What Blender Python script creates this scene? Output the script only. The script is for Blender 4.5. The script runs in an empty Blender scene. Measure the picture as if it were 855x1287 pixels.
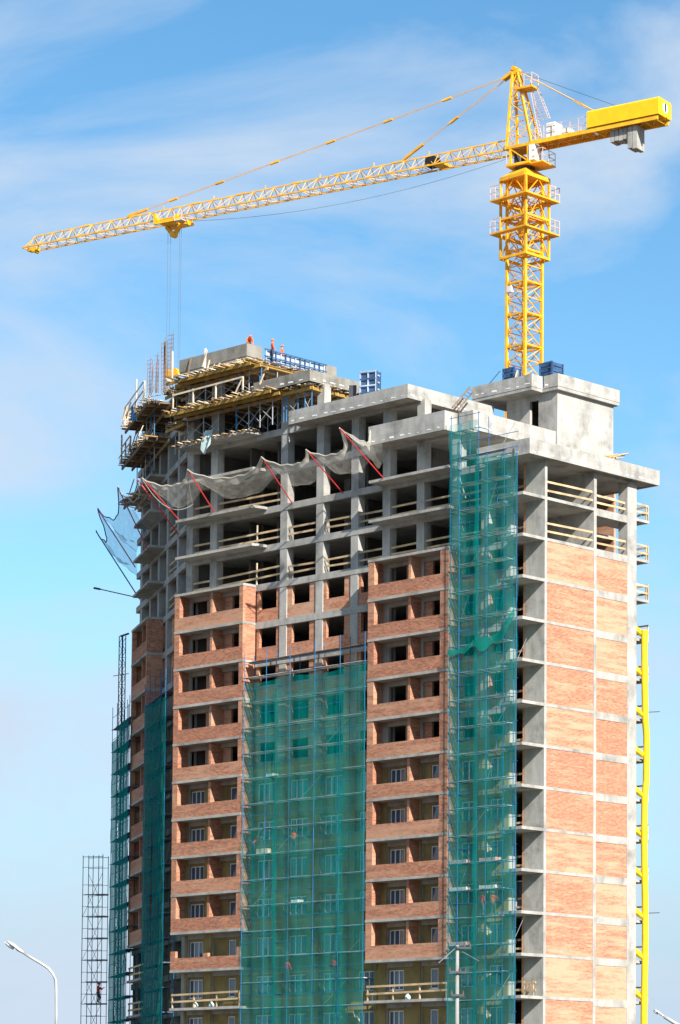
import bpy, bmesh, math, random
from mathutils import Vector, Matrix
random.seed(7)
R = math.radians
scn = bpy.context.scene
COL = scn.collection

# ------------------------------------------------------------------ camera
FPX, PPX, PPY, W0, H0 = 3755.4, 693.0, 1149.6, 855.0, 1287.0
YAW, PITCH, ROLL = 0.73634, 0.07261, 0.00359
CAM = Vector((144.58, -159.52, 2.26))
cd = bpy.data.cameras.new('camera')
cam = bpy.data.objects.new('camera', cd)
COL.objects.link(cam)
cd.sensor_fit = 'VERTICAL'
cd.sensor_height = 36.0
cd.lens = FPX / H0 * 36.0
cd.shift_x = -(PPX - W0 / 2) / H0
cd.shift_y = (PPY - H0 / 2) / H0
cd.clip_end = 6000
cd.clip_start = 0.5
cam.matrix_world = (Matrix.Translation(CAM) @ Matrix.Rotation(YAW, 4, 'Z')
                    @ Matrix.Rotation(R(90) + PITCH, 4, 'X') @ Matrix.Rotation(ROLL, 4, 'Z'))
scn.camera = cam
scn.render.resolution_x, scn.render.resolution_y = 680, 1024

# ------------------------------------------------------------------ light
SUN = Vector((0.800, -0.250, 0.548)).normalized()
EL = math.asin(SUN.z)
AZ = math.atan2(SUN.x, SUN.y)
scn.view_settings.view_transform = 'Standard'
scn.view_settings.look = 'None'
scn.view_settings.gamma = 1
scn.view_settings.exposure = 0.93
world = bpy.data.worlds.new('World')
scn.world = world
world.use_nodes = True
nt = world.node_tree
for n_ in list(nt.nodes):
    nt.nodes.remove(n_)


def N(nt, t, loc=None, **kw):
    n = nt.nodes.new(t)
    for k, v in kw.items():
        if k.startswith('i_'):
            n.inputs[k[2:].replace('_', ' ')].default_value = v
        else:
            setattr(n, k, v)
    return n


def ramp(nt, stops):
    r = nt.nodes.new('ShaderNodeValToRGB')
    el = r.color_ramp.elements
    el[0].position, el[0].color = stops[0][0], (*stops[0][1], 1)
    el[1].position, el[1].color = stops[-1][0], (*stops[-1][1], 1)
    for p, c in stops[1:-1]:
        e = el.new(p)
        e.color = (*c, 1)
    return r


L = nt.links.new
sky = N(nt, 'ShaderNodeTexSky', sky_type='NISHITA', sun_disc=False)
sky.sun_elevation = EL
sky.sun_rotation = AZ
sky.air_density = 1.0
sky.dust_density = 0.1
sky.ozone_density = 1.6
hs = N(nt, 'ShaderNodeHueSaturation')
hs.inputs['Saturation'].default_value = 1.2
hs.inputs['Value'].default_value = 1.0
gain = N(nt, 'ShaderNodeMix', data_type='RGBA', blend_type='MULTIPLY')
gain.inputs[0].default_value = 1
gain.inputs[7].default_value = (1.36, 1.52, 1.50, 1)
L(sky.outputs[0], gain.inputs[6])
L(gain.outputs[2], hs.inputs['Color'])
tc = N(nt, 'ShaderNodeTexCoord')
mp = N(nt, 'ShaderNodeMapping')
mp.inputs['Rotation'].default_value = (0, 0, -YAW)
mp.inputs['Scale'].default_value = (5.0, 5.0, 11.0)
mp.inputs['Location'].default_value = (12.1, 12.5, 1.2)
L(tc.outputs['Generated'], mp.inputs['Vector'])
no1 = N(nt, 'ShaderNodeTexNoise')
no1.inputs['Scale'].default_value = 1.0
no1.inputs['Detail'].default_value = 9
no1.inputs['Roughness'].default_value = 0.56
no1.inputs['Distortion'].default_value = 0.5
L(mp.outputs[0], no1.inputs['Vector'])
cr = ramp(nt, [(0.41, (0, 0, 0)), (0.62, (1, 1, 1))])
L(no1.outputs['Fac'], cr.inputs[0])
cm = N(nt, 'ShaderNodeMath', operation='MULTIPLY')
cm.inputs[1].default_value = 0.92
L(cr.outputs[0], cm.inputs[0])
mixc = N(nt, 'ShaderNodeMix', data_type='RGBA')
L(cm.outputs[0], mixc.inputs[0])
sxyz = N(nt, 'ShaderNodeSeparateXYZ')
L(tc.outputs['Generated'], sxyz.inputs[0])
hz = N(nt, 'ShaderNodeMapRange', interpolation_type='SMOOTHSTEP')
hz.inputs['From Min'].default_value = 0.22
hz.inputs['From Max'].default_value = 0.0
L(sxyz.outputs[2], hz.inputs['Value'])
hmix = N(nt, 'ShaderNodeMix', data_type='RGBA')
L(hz.outputs[0], hmix.inputs[0])
L(hs.outputs[0], hmix.inputs[6])
hmix.inputs[7].default_value = (3.7, 5.15, 6.7, 1)
L(hmix.outputs[2], mixc.inputs[6])
mixc.inputs[7].default_value = (5.6, 6.6, 7.9, 1)
bg = N(nt, 'ShaderNodeBackground')
bg.inputs['Strength'].default_value = 0.060
L(mixc.outputs[2], bg.inputs[0])
wo = N(nt, 'ShaderNodeOutputWorld')
L(bg.outputs[0], wo.inputs[0])

sd = bpy.data.lights.new('sun', 'SUN')
sd.energy = 5.0
sd.angle = R(0.53)
sd.color = (1.0, 0.955, 0.885)
so = bpy.data.objects.new('sun', sd)
COL.objects.link(so)
so.rotation_euler = SUN.to_track_quat('Z', 'Y').to_euler()
so.location = (40, -60, 120)

# ------------------------------------------------------------------ materials
MATS = {}


def newmat(name):
    m = bpy.data.materials.new(name)
    m.use_nodes = True
    t = m.node_tree
    p = t.nodes['Principled BSDF']
    p.inputs['Specular IOR Level'].default_value = 0.3
    MATS[name] = m
    return m, t, p


def plain(name, col, rough=0.6, metal=0.0, var=0.12, scale=1.5, spec=0.3):
    m, t, p = newmat(name)
    p.inputs['Roughness'].default_value = rough
    p.inputs['Metallic'].default_value = metal
    p.inputs['Specular IOR Level'].default_value = spec
    g = N(t, 'ShaderNodeNewGeometry')
    n = N(t, 'ShaderNodeTexNoise')
    n.inputs['Scale'].default_value = scale
    n.inputs['Detail'].default_value = 5
    t.links.new(g.outputs['Position'], n.inputs['Vector'])
    lo = tuple(c * (1 - var * 1.6) for c in col)
    hi = tuple(min(1, c * (1 + var)) for c in col)
    r = ramp(t, [(0.3, lo), (0.7, hi)])
    t.links.new(n.outputs['Fac'], r.inputs[0])
    oi = N(t, 'ShaderNodeObjectInfo')
    mr = N(t, 'ShaderNodeMapRange')
    mr.inputs['To Min'].default_value = 1 - var * .8
    mr.inputs['To Max'].default_value = 1 + var * .5
    t.links.new(oi.outputs['Random'], mr.inputs['Value'])
    h = N(t, 'ShaderNodeHueSaturation')
    t.links.new(mr.outputs[0], h.inputs['Value'])
    t.links.new(r.outputs[0], h.inputs['Color'])
    t.links.new(h.outputs[0], p.inputs['Base Color'])
    return m


def wallcoord(t):
    """(along-wall, height, 0) in metres for any upright face."""
    g = N(t, 'ShaderNodeNewGeometry')
    cx = N(t, 'ShaderNodeVectorMath', operation='CROSS_PRODUCT')
    cx.inputs[0].default_value = (0, 0, 1)
    t.links.new(g.outputs['True Normal'], cx.inputs[1])
    dt = N(t, 'ShaderNodeVectorMath', operation='DOT_PRODUCT')
    t.links.new(cx.outputs[0], dt.inputs[0])
    t.links.new(g.outputs['Position'], dt.inputs[1])
    sp = N(t, 'ShaderNodeSeparateXYZ')
    t.links.new(g.outputs['Position'], sp.inputs[0])
    cb = N(t, 'ShaderNodeCombineXYZ')
    t.links.new(dt.outputs['Value'], cb.inputs[0])
    t.links.new(sp.outputs[2], cb.inputs[1])
    return g, cb


def mixrgb(t, fac, a, b, blend='MIX'):
    m = N(t, 'ShaderNodeMix', data_type='RGBA', blend_type=blend)
    for s, i in ((fac, 0), (a, 6), (b, 7)):
        if hasattr(s, 'is_output') or hasattr(s, 'links'):
            t.links.new(s, m.inputs[i])
        else:
            m.inputs[i].default_value = s if i == 0 else (*s, 1)
    return m.outputs[2]


def concrete(name, base, joints=True):
    m, t, p = newmat(name)
    p.inputs['Roughness'].default_value = 0.9
    p.inputs['Specular IOR Level'].default_value = 0.15
    g, wc = wallcoord(t)
    n1 = N(t, 'ShaderNodeTexNoise')
    n1.inputs['Scale'].default_value = 0.55
    n1.inputs['Detail'].default_value = 8
    n1.inputs['Roughness'].default_value = 0.65
    t.links.new(g.outputs['Position'], n1.inputs['Vector'])
    lo = tuple(c * 0.52 for c in base)
    hi = tuple(c * 1.2 for c in base)
    r1 = ramp(t, [(0.28, lo), (0.5, base), (0.75, hi)])
    t.links.new(n1.outputs['Fac'], r1.inputs[0])
    # run-off streaks
    mp = N(t, 'ShaderNodeMapping')
    mp.inputs['Scale'].default_value = (1.1, 0.28, 1)
    t.links.new(wc.outputs[0], mp.inputs[0])
    n2 = N(t, 'ShaderNodeTexNoise')
    n2.inputs['Scale'].default_value = 1.6
    n2.inputs['Detail'].default_value = 6
    t.links.new(mp.outputs[0], n2.inputs['Vector'])
    r2 = ramp(t, [(0.35, (0.78, 0.76, 0.72)), (0.6, (1, 1, 1))])
    t.links.new(n2.outputs['Fac'], r2.inputs[0])
    c = mixrgb(t, 0.75, r1.outputs[0], r2.outputs[0], 'MULTIPLY')
    if joints:
        b = N(t, 'ShaderNodeTexBrick')
        b.inputs['Scale'].default_value = 1
        b.inputs['Brick Width'].default_value = 1.22
        b.inputs['Row Height'].default_value = 3.04
        b.inputs['Mortar Size'].default_value = 0.012
        b.offset = 0
        b.inputs['Color1'].default_value = (1, 1, 1, 1)
        b.inputs['Color2'].default_value = (0.90, 0.90, 0.905, 1)
        b.inputs['Mortar'].default_value = (0.62, 0.6, 0.58, 1)
        t.links.new(wc.outputs[0], b.inputs['Vector'])
        c = mixrgb(t, 0.6, c, b.outputs['Color'], 'MULTIPLY')
    t.links.new(c, p.inputs['Base Color'])
    bu = N(t, 'ShaderNodeBump')
    bu.inputs['Strength'].default_value = 0.35
    bu.inputs['Distance'].default_value = 0.03
    n3 = N(t, 'ShaderNodeTexNoise')
    n3.inputs['Scale'].default_value = 5
    n3.inputs['Detail'].default_value = 4
    t.links.new(g.outputs['Position'], n3.inputs['Vector'])
    t.links.new(n3.outputs['Fac'], bu.inputs['Height'])
    t.links.new(bu.outputs[0], p.inputs['Normal'])
    return m


def brick(name, c1, c2, pale, patch=0.5):
    m, t, p = newmat(name)
    p.inputs['Roughness'].default_value = 0.9
    p.inputs['Specular IOR Level'].default_value = 0.1
    g, wc = wallcoord(t)
    b = N(t, 'ShaderNodeTexBrick')
    b.inputs['Scale'].default_value = 1
    b.inputs['Brick Width'].default_value = 0.29
    b.inputs['Row Height'].default_value = 0.1
    b.inputs['Mortar Size'].default_value = 0.011
    b.inputs['Bias'].default_value = -0.1
    b.inputs['Color1'].default_value = (*c1, 1)
    b.inputs['Color2'].default_value = (*c2, 1)
    b.inputs['Mortar'].default_value = (0.40, 0.31, 0.25, 1)
    t.links.new(wc.outputs[0], b.inputs['Vector'])
    # horizontal bands of pallets of different firing, breaking up along the wall
    mp = N(t, 'ShaderNodeMapping')
    mp.inputs['Scale'].default_value = (0.28, 2.3, 1)
    t.links.new(wc.outputs[0], mp.inputs[0])
    oi = N(t, 'ShaderNodeObjectInfo')
    off = N(t, 'ShaderNodeVectorMath', operation='ADD')
    sc = N(t, 'ShaderNodeMath', operation='MULTIPLY')
    sc.inputs[1].default_value = 40
    t.links.new(oi.outputs['Random'], sc.inputs[0])
    t.links.new(mp.outputs[0], off.inputs[0])
    t.links.new(sc.outputs[0], off.inputs[1])
    n1 = N(t, 'ShaderNodeTexNoise')
    n1.inputs['Scale'].default_value = 1.0
    n1.inputs['Detail'].default_value = 9
    n1.inputs['Roughness'].default_value = 0.72
    t.links.new(off.outputs[0], n1.inputs['Vector'])
    ms = N(t, 'ShaderNodeMapRange')
    ms.inputs['To Min'].default_value = -0.13
    ms.inputs['To Max'].default_value = 0.07
    t.links.new(oi.outputs['Random'], ms.inputs['Value'])
    ad = N(t, 'ShaderNodeMath', operation='ADD')
    t.links.new(n1.outputs['Fac'], ad.inputs[0])
    t.links.new(ms.outputs[0], ad.inputs[1])
    r = ramp(t, [(0.42, (0, 0, 0)), (0.60, (1, 1, 1))])
    t.links.new(ad.outputs[0], r.inputs[0])
    mu = N(t, 'ShaderNodeMath', operation='MULTIPLY')
    mu.inputs[1].default_value = patch
    t.links.new(r.outputs[0], mu.inputs[0])
    c = mixrgb(t, mu.outputs[0], b.outputs['Color'], pale)
    n2 = N(t, 'ShaderNodeTexNoise')
    n2.inputs['Scale'].default_value = 1.0
    n2.inputs['Detail'].default_value = 7
    n2.inputs['Roughness'].default_value = 0.92
    mp2 = N(t, 'ShaderNodeMapping')
    mp2.inputs['Scale'].default_value = (1.5, 12.0, 1)
    t.links.new(wc.outputs[0], mp2.inputs[0])
    t.links.new(mp2.outputs[0], n2.inputs['Vector'])
    r2 = ramp(t, [(0.28, (0.25, 0.2, 0.18)), (0.42, (0.9, 0.9, 0.9)), (0.56, (1.0, 1.0, 1.0)), (0.70, (1.45, 1.4, 1.35))])
    t.links.new(n2.outputs['Fac'], r2.inputs[0])
    c = mixrgb(t, 0.7, c, r2.outputs[0], 'MULTIPLY')
    t.links.new(c, p.inputs['Base Color'])
    bu = N(t, 'ShaderNodeBump')
    bu.inputs['Strength'].default_value = 0.6
    bu.inputs['Distance'].default_value = 0.02
    t.links.new(n2.outputs['Fac'], bu.inputs['Height'])
    t.links.new(bu.outputs[0], p.inputs['Normal'])
    return m


def netmat(name, col, cover, trans=0.5, weave=0.0):
    m, t, p = newmat(name)
    out = t.nodes['Material Output']
    t.nodes.remove(p)
    g, wc = wallcoord(t)
    n = N(t, 'ShaderNodeTexNoise')
    n.inputs['Scale'].default_value = 0.8
    n.inputs['Detail'].default_value = 6
    n.inputs['Roughness'].default_value = 0.6
    mp = N(t, 'ShaderNodeMapping')
    mp.inputs['Scale'].default_value = (1.6, 0.35, 1)
    t.links.new(wc.outputs[0], mp.inputs[0])
    t.links.new(mp.outputs[0], n.inputs['Vector'])
    mr = N(t, 'ShaderNodeMapRange')
    mr.inputs['From Min'].default_value = 0.3
    mr.inputs['From Max'].default_value = 0.7
    mr.inputs['To Min'].default_value = max(0, cover - 0.10)
    mr.inputs['To Max'].default_value = min(1, cover + 0.10)
    t.links.new(n.outputs['Fac'], mr.inputs['Value'])
    d = N(t, 'ShaderNodeBsdfDiffuse')
    d.inputs[0].default_value = (*col, 1)
    tr = N(t, 'ShaderNodeBsdfTranslucent')
    tr.inputs[0].default_value = (*[min(1, c * 1.1) for c in col], 1)
    mx = N(t, 'ShaderNodeMixShader')
    mx.inputs[0].default_value = trans
    t.links.new(d.outputs[0], mx.inputs[1])
    t.links.new(tr.outputs[0], mx.inputs[2])
    tp = N(t, 'ShaderNodeBsdfTransparent')
    mm = N(t, 'ShaderNodeMixShader')
    t.links.new(mr.outputs[0], mm.inputs[0])
    t.links.new(tp.outputs[0], mm.inputs[1])
    t.links.new(mx.outputs[0], mm.inputs[2])
    t.links.new(mm.outputs[0], out.inputs[0])
    return m


concrete('concrete', (0.41, 0.395, 0.365))
concrete('concrete_smooth', (0.38, 0.365, 0.335), joints=False)
concrete('concrete_shaded', (0.15, 0.14, 0.13))  # concrete with its colour darkened to stand in for deep interior shade
concrete('concrete_fresh', (0.26, 0.245, 0.215))
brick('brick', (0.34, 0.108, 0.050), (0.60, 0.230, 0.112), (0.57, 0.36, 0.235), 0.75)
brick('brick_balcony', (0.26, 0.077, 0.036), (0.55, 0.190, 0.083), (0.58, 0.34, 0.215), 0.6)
plain('insulation', (0.29, 0.215, 0.085), 0.95, var=0.2, scale=0.8)
plain('mortar', (0.78, 0.76, 0.72), 0.9)
plain('timber', (0.56, 0.40, 0.23), 0.8, var=0.22, scale=1.2)
plain('timber_pale', (0.66, 0.55, 0.40), 0.8, var=0.22, scale=1.2)
plain('timber_dark', (0.20, 0.14, 0.09), 0.85, var=0.25)
plain('beam_yellow', (0.38, 0.225, 0.045), 0.65, var=0.2)
plain('crane_yellow', (0.85, 0.415, 0.012), 0.5, var=0.16, spec=0.45)
plain('crane_housing', (0.90, 0.50, 0.005), 0.45, var=0.07, spec=0.4)
plain('crane_rail', (0.60, 0.46, 0.38), 0.6)
plain('jib_paint', (0.82, 0.45, 0.09), 0.5, var=0.1)
plain('steel', (0.34, 0.35, 0.36), 0.45, metal=0.6, spec=0.5)
plain('steel_dark', (0.07, 0.075, 0.085), 0.55, metal=0.3)
plain('galvanised', (0.52, 0.53, 0.54), 0.45, metal=0.4)
plain('scaffold_blue', (0.02, 0.13, 0.30), 0.55, var=0.15)
plain('form_blue', (0.045, 0.10, 0.21), 0.6, var=0.2)
plain('form_light', (0.38, 0.45, 0.54), 0.6, var=0.2)
plain('prop_blue', (0.035, 0.17, 0.36), 0.6)
plain('pole_red', (0.52, 0.035, 0.035), 0.55)
plain('pole_violet', (0.44, 0.09, 0.13), 0.55)
plain('white_frame', (0.80, 0.80, 0.78), 0.45, var=0.05)
plain('white_paint', (0.74, 0.72, 0.67), 0.5, var=0.08)
plain('black', (0.015, 0.015, 0.017), 0.6)
plain('rust', (0.20, 0.11, 0.07), 0.85, var=0.2)
plain('tube_yellow', (0.86, 0.55, 0.012), 0.5, var=0.07)
plain('pole_concrete', (0.26, 0.26, 0.24), 0.9)
plain('lamp_metal', (0.62, 0.60, 0.56), 0.35, metal=0.5, spec=0.5)
plain('lamp_tan', (0.55, 0.45, 0.32), 0.5)
plain('porcelain', (0.10, 0.07, 0.06), 0.3)
plain('orange', (0.85, 0.13, 0.02), 0.8, var=0.1)
plain('red_jacket', (0.62, 0.05, 0.03), 0.8, var=0.1)
plain('trousers', (0.045, 0.055, 0.085), 0.9)
plain('trousers_grey', (0.13, 0.12, 0.11), 0.9)
plain('skin', (0.50, 0.28, 0.19), 0.6)
plain('helmet_orange', (0.80, 0.20, 0.03), 0.35)
plain('helmet_white', (0.75, 0.75, 0.72), 0.35)
plain('cloth_pale', (0.46, 0.58, 0.58), 0.9)
plain('cloth_blue', (0.02, 0.09, 0.20), 0.9)
plain('pack_white', (0.78, 0.76, 0.74), 0.7)
plain('pack_pink', (0.66, 0.40, 0.38), 0.7)
plain('soil', (0.10, 0.088, 0.07), 0.95, var=0.25, scale=0.3)
plain('asphalt', (0.05, 0.05, 0.052), 0.9, var=0.2)
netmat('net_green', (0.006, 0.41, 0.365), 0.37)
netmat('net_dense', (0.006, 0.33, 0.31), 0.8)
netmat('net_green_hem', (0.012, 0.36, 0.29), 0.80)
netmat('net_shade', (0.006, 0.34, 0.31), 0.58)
netmat('catch_grey', (0.55, 0.52, 0.46), 0.14)
netmat('catch_rope', (0.66, 0.62, 0.54), 0.85)
netmat('catch_sky_tint', (0.12, 0.20, 0.28), 0.34)  # the grey catch net recoloured blue to stand in for sky backlight
gm, gt, gp = newmat('glass')
gp.inputs['Base Color'].default_value = (0.07, 0.11, 0.16, 1)
gp.inputs['Roughness'].default_value = 0.04
gp.inputs['Specular IOR Level'].default_value = 0.9
gn = N(gt, 'ShaderNodeNewGeometry')
gz = N(gt, 'ShaderNodeTexNoise')
gz.inputs['Scale'].default_value = 0.6
gt.links.new(gn.outputs['Position'], gz.inputs['Vector'])
gb = N(gt, 'ShaderNodeBump')
gb.inputs['Strength'].default_value = 0.12
gt.links.new(gz.outputs['Fac'], gb.inputs['Height'])
gt.links.new(gb.outputs[0], gp.inputs['Normal'])
lm, lt, lp = newmat('lamp_glass')
lp.inputs['Base Color'].default_value = (0.75, 0.76, 0.76, 1)
lp.inputs['Roughness'].default_value = 0.15


# ------------------------------------------------------------------ mesh helpers
class MB:
    def __init__(s):
        s.v, s.f, s.m, s.cur = [], [], [], 0

    def mat(s, i):
        s.cur = i
        return s

    def quadbox(s, p):
        b = len(s.v)
        s.v += [tuple(q) for q in p]
        for f in ((0, 3, 2, 1), (4, 5, 6, 7), (0, 1, 5, 4), (1, 2, 6, 5), (2, 3, 7, 6), (3, 0, 4, 7)):
            s.f.append(tuple(b + i for i in f))
            s.m.append(s.cur)
        return s

    def box(s, x0, x1, y0, y1, z0, z1):
        return s.quadbox([(x0, y0, z0), (x1, y0, z0), (x1, y1, z0), (x0, y1, z0),
                          (x0, y0, z1), (x1, y0, z1), (x1, y1, z1), (x0, y1, z1)])

    def bar(s, p, q, w=0.1, h=None, up=(0, 0, 1)):
        p, q = Vector(p), Vector(q)
        h = w if h is None else h
        d = (q - p).normalized()
        u = Vector(up)
        if abs(d.dot(u)) > 0.98:
            u = Vector((1, 0, 0))
        a = d.cross(u).normalized() * (w / 2)
        b = a.cross(d).normalized() * (h / 2)
        return s.quadbox([p - a - b, p + a - b, q + a - b, q - a - b, p - a + b, p + a + b, q + a + b, q - a + b])

    def tube(s, p, q, r, r2=None, n=6, caps=True):
        p, q = Vector(p), Vector(q)
        r2 = r if r2 is None else r2
        d = (q - p).normalized()
        u = Vector((0, 0, 1)) if abs(d.z) < 0.95 else Vector((1, 0, 0))
        a = d.cross(u).normalized()
        b = a.cross(d).normalized()
        k = len(s.v)
        for i in range(n):
            t = 2 * math.pi * i / n
            o = a * math.cos(t) + b * math.sin(t)
            s.v.append(tuple(p + o * r))
            s.v.append(tuple(q + o * r2))
        for i in range(n):
            j = (i + 1) % n
            s.f.append((k + 2 * i, k + 2 * j, k + 2 * j + 1, k + 2 * i + 1))
            s.m.append(s.cur)
        if caps:
            s.f.append(tuple(k + 2 * i for i in range(n)))
            s.f.append(tuple(k + 2 * i + 1 for i in reversed(range(n))))
            s.m += [s.cur, s.cur]
        return s

    def path(s, pts, r, n=6):
        pts = [Vector(p) for p in pts]
        rr = r if isinstance(r, (list, tuple)) else [r] * len(pts)
        k = len(s.v)
        for i, p in enumerate(pts):
            d = (pts[min(i + 1, len(pts) - 1)] - pts[max(i - 1, 0)]).normalized()
            u = Vector((0, 0, 1)) if abs(d.z) < 0.95 else Vector((0, 1, 0))
            a = d.cross(u).normalized()
            b = a.cross(d).normalized()
            for j in range(n):
                t = 2 * math.pi * j / n
                s.v.append(tuple(p + (a * math.cos(t) + b * math.sin(t)) * rr[i]))
        for i in range(len(pts) - 1):
            for j in range(n):
                j2 = (j + 1) % n
                s.f.append((k + i * n + j, k + i * n + j2, k + (i + 1) * n + j2, k + (i + 1) * n + j))
                s.m.append(s.cur)
        e = k + (len(pts) - 1) * n
        s.f.append(tuple(k + j for j in reversed(range(n))))
        s.f.append(tuple(e + j for j in range(n)))
        s.m += [s.cur, s.cur]
        return s

    def prism(s, poly, z0, z1):
        k, n = len(s.v), len(poly)
        s.v += [(x, y, z0) for x, y in poly] + [(x, y, z1) for x, y in poly]
        s.f.append(tuple(k + i for i in reversed(range(n))))
        s.f.append(tuple(k + n + i for i in range(n)))
        s.m += [s.cur, s.cur]
        for i in range(n):
            j = (i + 1) % n
            s.f.append((k + i, k + j, k + n + j, k + n + i))
            s.m.append(s.cur)
        return s

    def grid(s, fn, nu, nv):
        k = len(s.v)
        for i in range(nu + 1):
            for j in range(nv + 1):
                s.v.append(tuple(fn(i / nu, j / nv)))
        for i in range(nu):
            for j in range(nv):
                a = k + i * (nv + 1) + j
                s.f.append((a, a + nv + 1, a + nv + 2, a + 1))
                s.m.append(s.cur)
        return s

    def xf(s, M):
        s.v = [tuple(M @ Vector(p)) for p in s.v]
        return s

    def shift(s, o):
        s.v = [(p[0] + o[0], p[1] + o[1], p[2] + o[2]) for p in s.v]
        return s

    def mesh(s, name, mats, smooth=False):
        me = bpy.data.meshes.new(name)
        me.from_pydata(s.v, [], s.f)
        for mm in ([mats] if isinstance(mats, str) else mats):
            me.materials.append(MATS[mm])
        if len(set(s.m)) > 1:
            me.polygons.foreach_set('material_index', s.m)
        bm = bmesh.new()
        bm.from_mesh(me)
        bmesh.ops.recalc_face_normals(bm, faces=bm.faces)
        bm.to_mesh(me)
        bm.free()
        if smooth:
            me.polygons.foreach_set('use_smooth', [True] * len(me.polygons))
        me.update()
        return me


WLOC = {}


def tag(o, label=None, cat=None, group=None, kind=None):
    for k, v in (('label', label), ('category', cat), ('group', group), ('kind', kind)):
        if v:
            o[k] = v
    return o


def put(name, me, parent=None, loc=(0, 0, 0), rz=0.0, scale=None):
    """link mesh data (or None for an Empty) as an object; loc is relative to the parent"""
    o = bpy.data.objects.new(name, me)
    COL.objects.link(o)
    o.location = loc
    o.rotation_euler = (0, 0, rz)
    if scale:
        o.scale = scale
    if parent:
        o.parent = parent
        WLOC[o.name] = WLOC[parent.name] + Vector(loc)
    else:
        WLOC[o.name] = Vector(loc)
    return o


def thing(name, label, cat, loc, group=None):
    return tag(put(name, None, None, loc), label, cat, group)


def part(name, mb, mats, parent, smooth=False):
    """mb is in world coordinates; only for parents without rotation"""
    w = WLOC[parent.name]
    return put(name, mb.shift((-w.x, -w.y, -w.z)).mesh(name, mats, smooth), parent)


def single(name, mb, mats, label, cat, base, group=None, smooth=False):
    b = Vector(base)
    o = put(name, mb.shift(-b).mesh(name, mats, smooth), None, b)
    return tag(o, label, cat, group)


class Frame:
    """a facade: x runs along it, -y points out of it"""
    def __init__(s, ox, oy, ang):
        s.o, s.a = Vector((ox, oy, 0)), ang
        s.c, s.s = math.cos(ang), math.sin(ang)

    def P(s, x, out, z):
        return Vector((s.o.x + x * s.c + out * s.s, s.o.y + x * s.s - out * s.c, z))

    def M(s):
        return Matrix.Translation(s.o) @ Matrix.Rotation(s.a, 4, 'Z')


FF = Frame(0, -1.8, 0)                      # main front facade, column faces
FR = Frame(0, 0, R(90))                     # right end facade
P0 = Vector((-38.5, -1.8))
FW = Frame(P0.x, P0.y, R(-30))              # rotated wing, x from -23.2 to 0
WL = -23.2
WD = 13.0


def Z(n):
    return 12 + 3.035 * n


H = 3.035
TOPN = 17

# ------------------------------------------------------------------ ground
g = MB()
g.grid(lambda u, v: (-1500 + 3000 * u, -1500 + 3000 * v, -0.2), 6, 6)
o = put('ground', g.mesh('ground', 'soil'))
tag(o, kind='structure')
g = MB().box(-400, 400, -7, 7, -0.02, 0.02)
o = put('road', g.mesh('road', 'asphalt'), None, (92, -95, -0.17), YAW)
tag(o, kind='structure')

# ------------------------------------------------------------------ the building
B = thing('apartment_building', 'unfinished brick and concrete apartment block with stepped roofline and open upper floors',
          'building', (0, 0, 0))


def top_level(x):
    return 17 if x < -29.9 else 16 if x < -22.5 else 15 if x < -11.75 else 14 if x < -6.2 else 13


bis = Vector((math.sin(R(15)), math.cos(R(15))))
wv = Vector((-0.5, -math.cos(R(30))))
wu = Vector((-math.cos(R(30)), 0.5))
Pf = P0 + wu * -WL
Pfb = Pf - wv * WD
tb = (14.0 + 1.8) / bis.y
Pb = P0 + bis * tb
wing_poly = [tuple(Pb), tuple(Pfb), tuple(Pf), tuple(P0)]
XR = {14: -6.2, 15: -11.75, 16: -22.5, 17: -29.9}
for n in range(-4, 18):
    if n <= 13:
        pl = [(-2.5, -1.8), (-2.5, -3.2), (-0.004, -3.2), (-0.004, 9.38), (-6.0, 9.38), (-6.0, 14.0)] + wing_poly
    elif n == 14:
        pl = [(-7.86, -1.8), (-6.3, -1.8), (-6.3, 14.0)] + wing_poly
    else:
        pl = [(XR[n] - .1, -1.8), (XR[n] - .1, 14.0)] + wing_poly
    part('floor_slab', MB().prism(pl, Z(n) - 0.22, Z(n)), 'concrete_smooth', B)

# columns of the main front (each runs full height)
COLX = [(-38.5, -37.75), (-35.6, -34.8), (-27.3, -26.5), (-23.2, -22.4), (-19.3, -18.5), (-15.85, -15.05),
        (-12.2, -11.4), (-8.5, -7.7), (-5.5, -4.7), (-2.95, -2.5)]
for x0, x1 in COLX:
    n = top_level(x0)
    part('column', MB().box(x0, x1, -1.8, -1.1, -0.2, Z(n) - 0.23), 'concrete', B)
for x in (-36, -31, -26, -21, -16, -11):
    n = top_level(x)
    part('column', MB().box(x - .35, x + .35, 4.2, 4.9, -0.2, Z(n) - 0.23), 'concrete', B)
# beams under each slab along the front, a little proud of the columns
for n in range(-3, 18):
    x1 = -2.5 if n <= 13 else XR[n]
    part('edge_beam', MB().box(-38.3, x1 - 0.003, -1.83, -1.5, Z(n) - 0.52, Z(n) - 0.006), 'concrete_smooth', B)
# wing columns and beams
for x0 in (-8.9, -12.9, -16.8, -21.2, -4.2):
    part('column', MB().box(x0, x0 + .8, 0, .7, -0.2, Z(16) - 0.23).xf(FW.M()), 'concrete', B)
for n in range(-3, 17):
    part('edge_beam', MB().box(WL + .003, -0.35, -0.03, .3, Z(n) - 0.52, Z(n) - 0.006).xf(FW.M()), 'concrete_smooth', B)
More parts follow.
